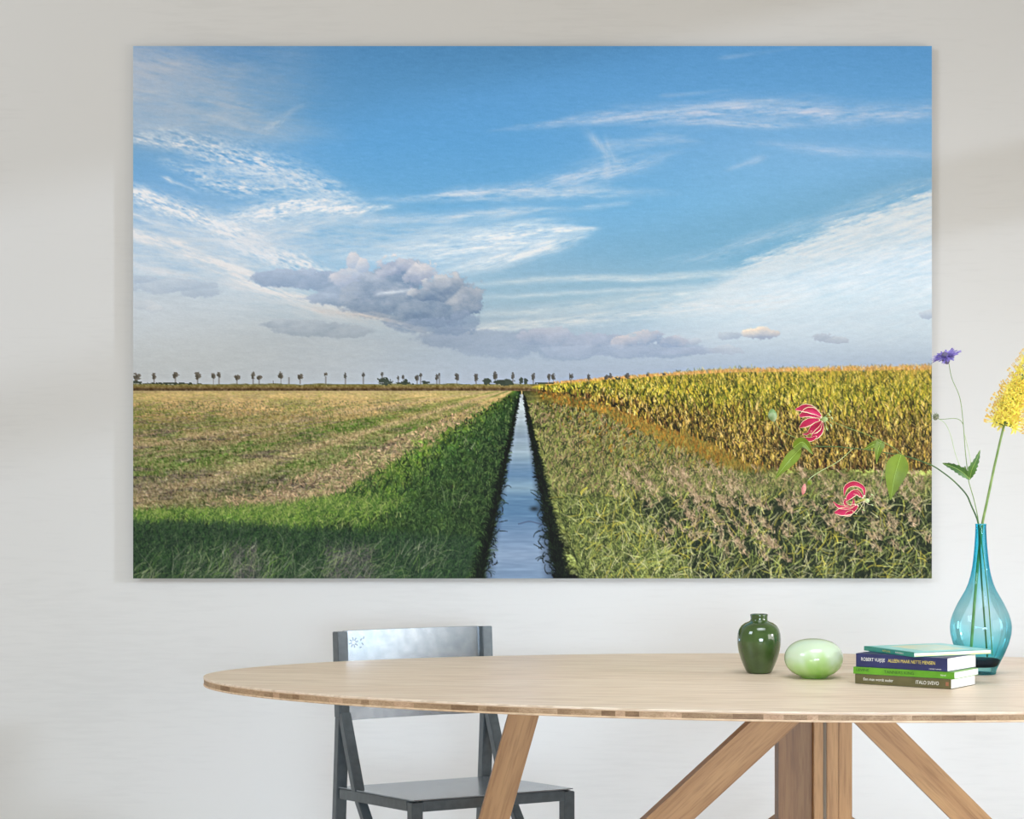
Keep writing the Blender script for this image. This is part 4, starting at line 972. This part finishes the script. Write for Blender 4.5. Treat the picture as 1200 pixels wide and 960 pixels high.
leaf(sb, [Q(1137, 562), Q(1127, 553, -.01), Q(1116, 547, -.012), Q(1104.5, 543, -.005)], [x*px for x in (.8, 3.6, 5.0, 4.6, 3.6, 2.4, .3)], M_leafd, serr=.12, fold=.4)
leaf(sb, [Q(1136.5, 561), Q(1139, 550, -.012), Q(1144, 540, -.014), Q(1148.5, 527.5, -.005)], [x*px for x in (1, 4.0, 5.2, 4.4, 3.2, 2.0, .2)], M_leafd, serr=.15, fold=.4)
leaf(sb, [Q(1136, 561), Q(1131, 553, .004), Q(1131, 546, .004)], [x*px for x in (1, 2.4, 2, .3)], M_leafd, fold=.3)
M_pur = noisy(mat('violet_petal', (118, 100, 186), .5), (96, 78, 166), (156, 140, 214), nscale=120)
M_purd = mat('dark_centre', (84, 84, 86), .6)
hd = bud(sb, (1110.5, 427), (1106.5, 412), 5.2*px, noisy(mat('scabious_centre', (96, 92, 112), .7), (84, 92, 74), (120, 100, 160), nscale=300), 'flower_head', .004)
rr_ = random.Random(2)
ax = (Q(1123, 412)-Q(1094, 424)).normalized(); nz_ = Vector((-.34, -.36, .88)).normalized(); az = ax.cross(nz_).normalized()
cen = to_loc(sb, Q(1108.5, 418.5, .004))
for k in range(26):
    a = 2*PI*k/13+rr_.uniform(-.2, .2); R_ = (.031 if k < 13 else .019)*rr_.uniform(.85, 1.1)
    dirn = ax*math.cos(a)+az*math.sin(a)
    V, Fc = [], []; c0 = cen+dirn*R_*.3+nz_*(.001 if k < 13 else .004)
    for l_ in range(4):
        sd = (l_-1.5)*.42; dd2 = (dirn*math.cos(sd)+dirn.cross(nz_)*math.sin(sd)).normalized(); Lp = R_*(.72 if l_ in (1, 2) else .5)
        s_ = dd2.cross(nz_).normalized(); up_ = nz_*rr_.uniform(-.002, .004)
        i0 = len(V)
        V += [c0-s_*.0006, c0+s_*.0006, c0+dd2*Lp*.6+s_*.0022+up_, c0+dd2*Lp+s_*.0012+up_*1.5-nz_*.001, c0+dd2*Lp*.95-s_*.0014+up_*1.5, c0+dd2*Lp*.6-s_*.0022+up_]
        Fc.append((i0, i0+1, i0+2, i0+3, i0+4, i0+5))
    mesh('floret', V, Fc, M_pur, sb)
bd_ = bud(sb, (1100, 489.5), (1093.5, 487), 4.3*px, noisy(mat('seed_bud', (112, 120, 92), .7), (84, 96, 66), (150, 150, 128), nscale=260), 'bud', 0)
for k in range(10):
    a = 2*PI*k/10; c0 = to_loc(sb, Q(1097, 488.5)); e_ = c0+Vector((math.cos(a)*.0085-.002, -.003, math.sin(a)*.0085+.001))
    tube('sepal', [c0, (c0+e_)/2+Vector((0, -.002, 0)), e_], .0007, .0002, M_leafd, bd_, 5, 2)
# --- foxtail lily ---
fx = flower('foxtail_lily', 'tall yellow foxtail lily spike on a thick green stem, in turquoise vase', 'flower')
fst = [Q(1137.5, 770, .004), Q(1141, 720, .0055), Q(1145.5, 665, .0055), Q(1149.3, 630, .004), Q(1151.6, 612, .004), Q(1158, 582, .0055), Q(1164, 553, .0055), Q(1171, 522, .0055), Q(1178, 494, .0055), Q(1189, 464, .0055), Q(1199.5, 438, .0055), Q(1210, 413, .0055), Q(1220, 388, .0055)]
ftube('stem', fx, fst, .0031, .0020, M_stem, 9, 6)
M_fy = noisy(mat('yellow_petal', (255, 244, 110), .5), (255, 238, 84), (255, 250, 160), nscale=60)
M_fo = mat('amber_anther', (236, 196, 90), .6)
# one floret: six small petals and long stamens, local +z outwards
V, Fc, MI = [], [], []
for k in range(6):
    a = PI/3*k; c_, s_ = math.cos(a), math.sin(a); r_ = Vector((c_, s_, 0)); t_ = Vector((-s_, c_, 0)); i0 = len(V)
    V += [r_*.0006-t_*.0005+Vector((0, 0, .008)), r_*.0006+t_*.0005+Vector((0, 0, .008)), r_*.0040+t_*.0013+Vector((0, 0, .0105)), r_*.0072+Vector((0, 0, .0095)), r_*.0040-t_*.0013+Vector((0, 0, .0105))]
    Fc.append(tuple(range(i0, i0+5))); MI.append(0)
def thin(a, b_, r_, mi_):
    t = (b_-a).normalized(); s_ = t.cross(Vector((.3, .2, .9))).normalized(); u_ = t.cross(s_); i0 = len(V)
    for p_ in (a, b_):
        for k in range(3): V.append(p_+(s_*math.cos(2.094*k)+u_*math.sin(2.094*k))*r_)
    for k in range(3): Fc.append((i0+k, i0+(k+1) % 3, i0+3+(k+1) % 3, i0+3+k)); MI.append(mi_)
thin(Vector((0, 0, 0)), Vector((0, 0, .0085)), .0005, 2)
for k in range(6):
    a = PI/3*k+.5; e_ = Vector((math.cos(a)*.0034, math.sin(a)*.0034, .0175)); thin(Vector((0, 0, .008)), e_, .00028, 0); thin(e_, e_+Vector((.0004, .0004, .0016)), .0007, 1)
fm = bpy.data.meshes.new('floret'); fm.from_pydata([tuple(v) for v in V], [], Fc); fm.materials.append(M_fy); fm.materials.append(M_fo); fm.materials.append(M_stem); fm.polygons.foreach_set('material_index', MI); fm.update()
path = spline([to_loc(fx, p) for p in fst[7:]], 12); rr_ = random.Random(9)
cumL = [0]
for a, b_ in zip(path[:-1], path[1:]): cumL.append(cumL[-1]+(b_-a).length)
start = cumL[10]; total = cumL[-1]-start; NF = 170
for k in range(NF):
    s_ = start+total*(k/NF)**1.0; i = max(j for j in range(len(path)) if cumL[j] <= s_+1e-9); i = min(i, len(path)-2)
    p = path[i]; t = (path[i+1]-path[i]).normalized(); a = k*2.39996; q = Vector((0, 1, 0)); e1 = t.cross(q).normalized(); e2 = t.cross(e1)
    age = k/NF; tilt = .12+.55*age+rr_.uniform(-.18, .18)
    dirn = ((e1*math.cos(a)+e2*math.sin(a))*math.cos(tilt)+t*math.sin(tilt)).normalized()
    o = bpy.data.objects.new('floret', fm); C.objects.link(o); o.parent = fx
    sz = (2.35-1.5*age)*rr_.uniform(.85, 1.12)
    o.location = p+(cumL[i+1]-cumL[i] and (s_-cumL[i])*t); o.rotation_euler = dirn.to_track_quat('Z', 'Y').to_euler(); o.scale = (sz*(1 if age < .45 else .62), sz*(1 if age < .45 else .62), sz*(1 if age < .45 else 1.05))
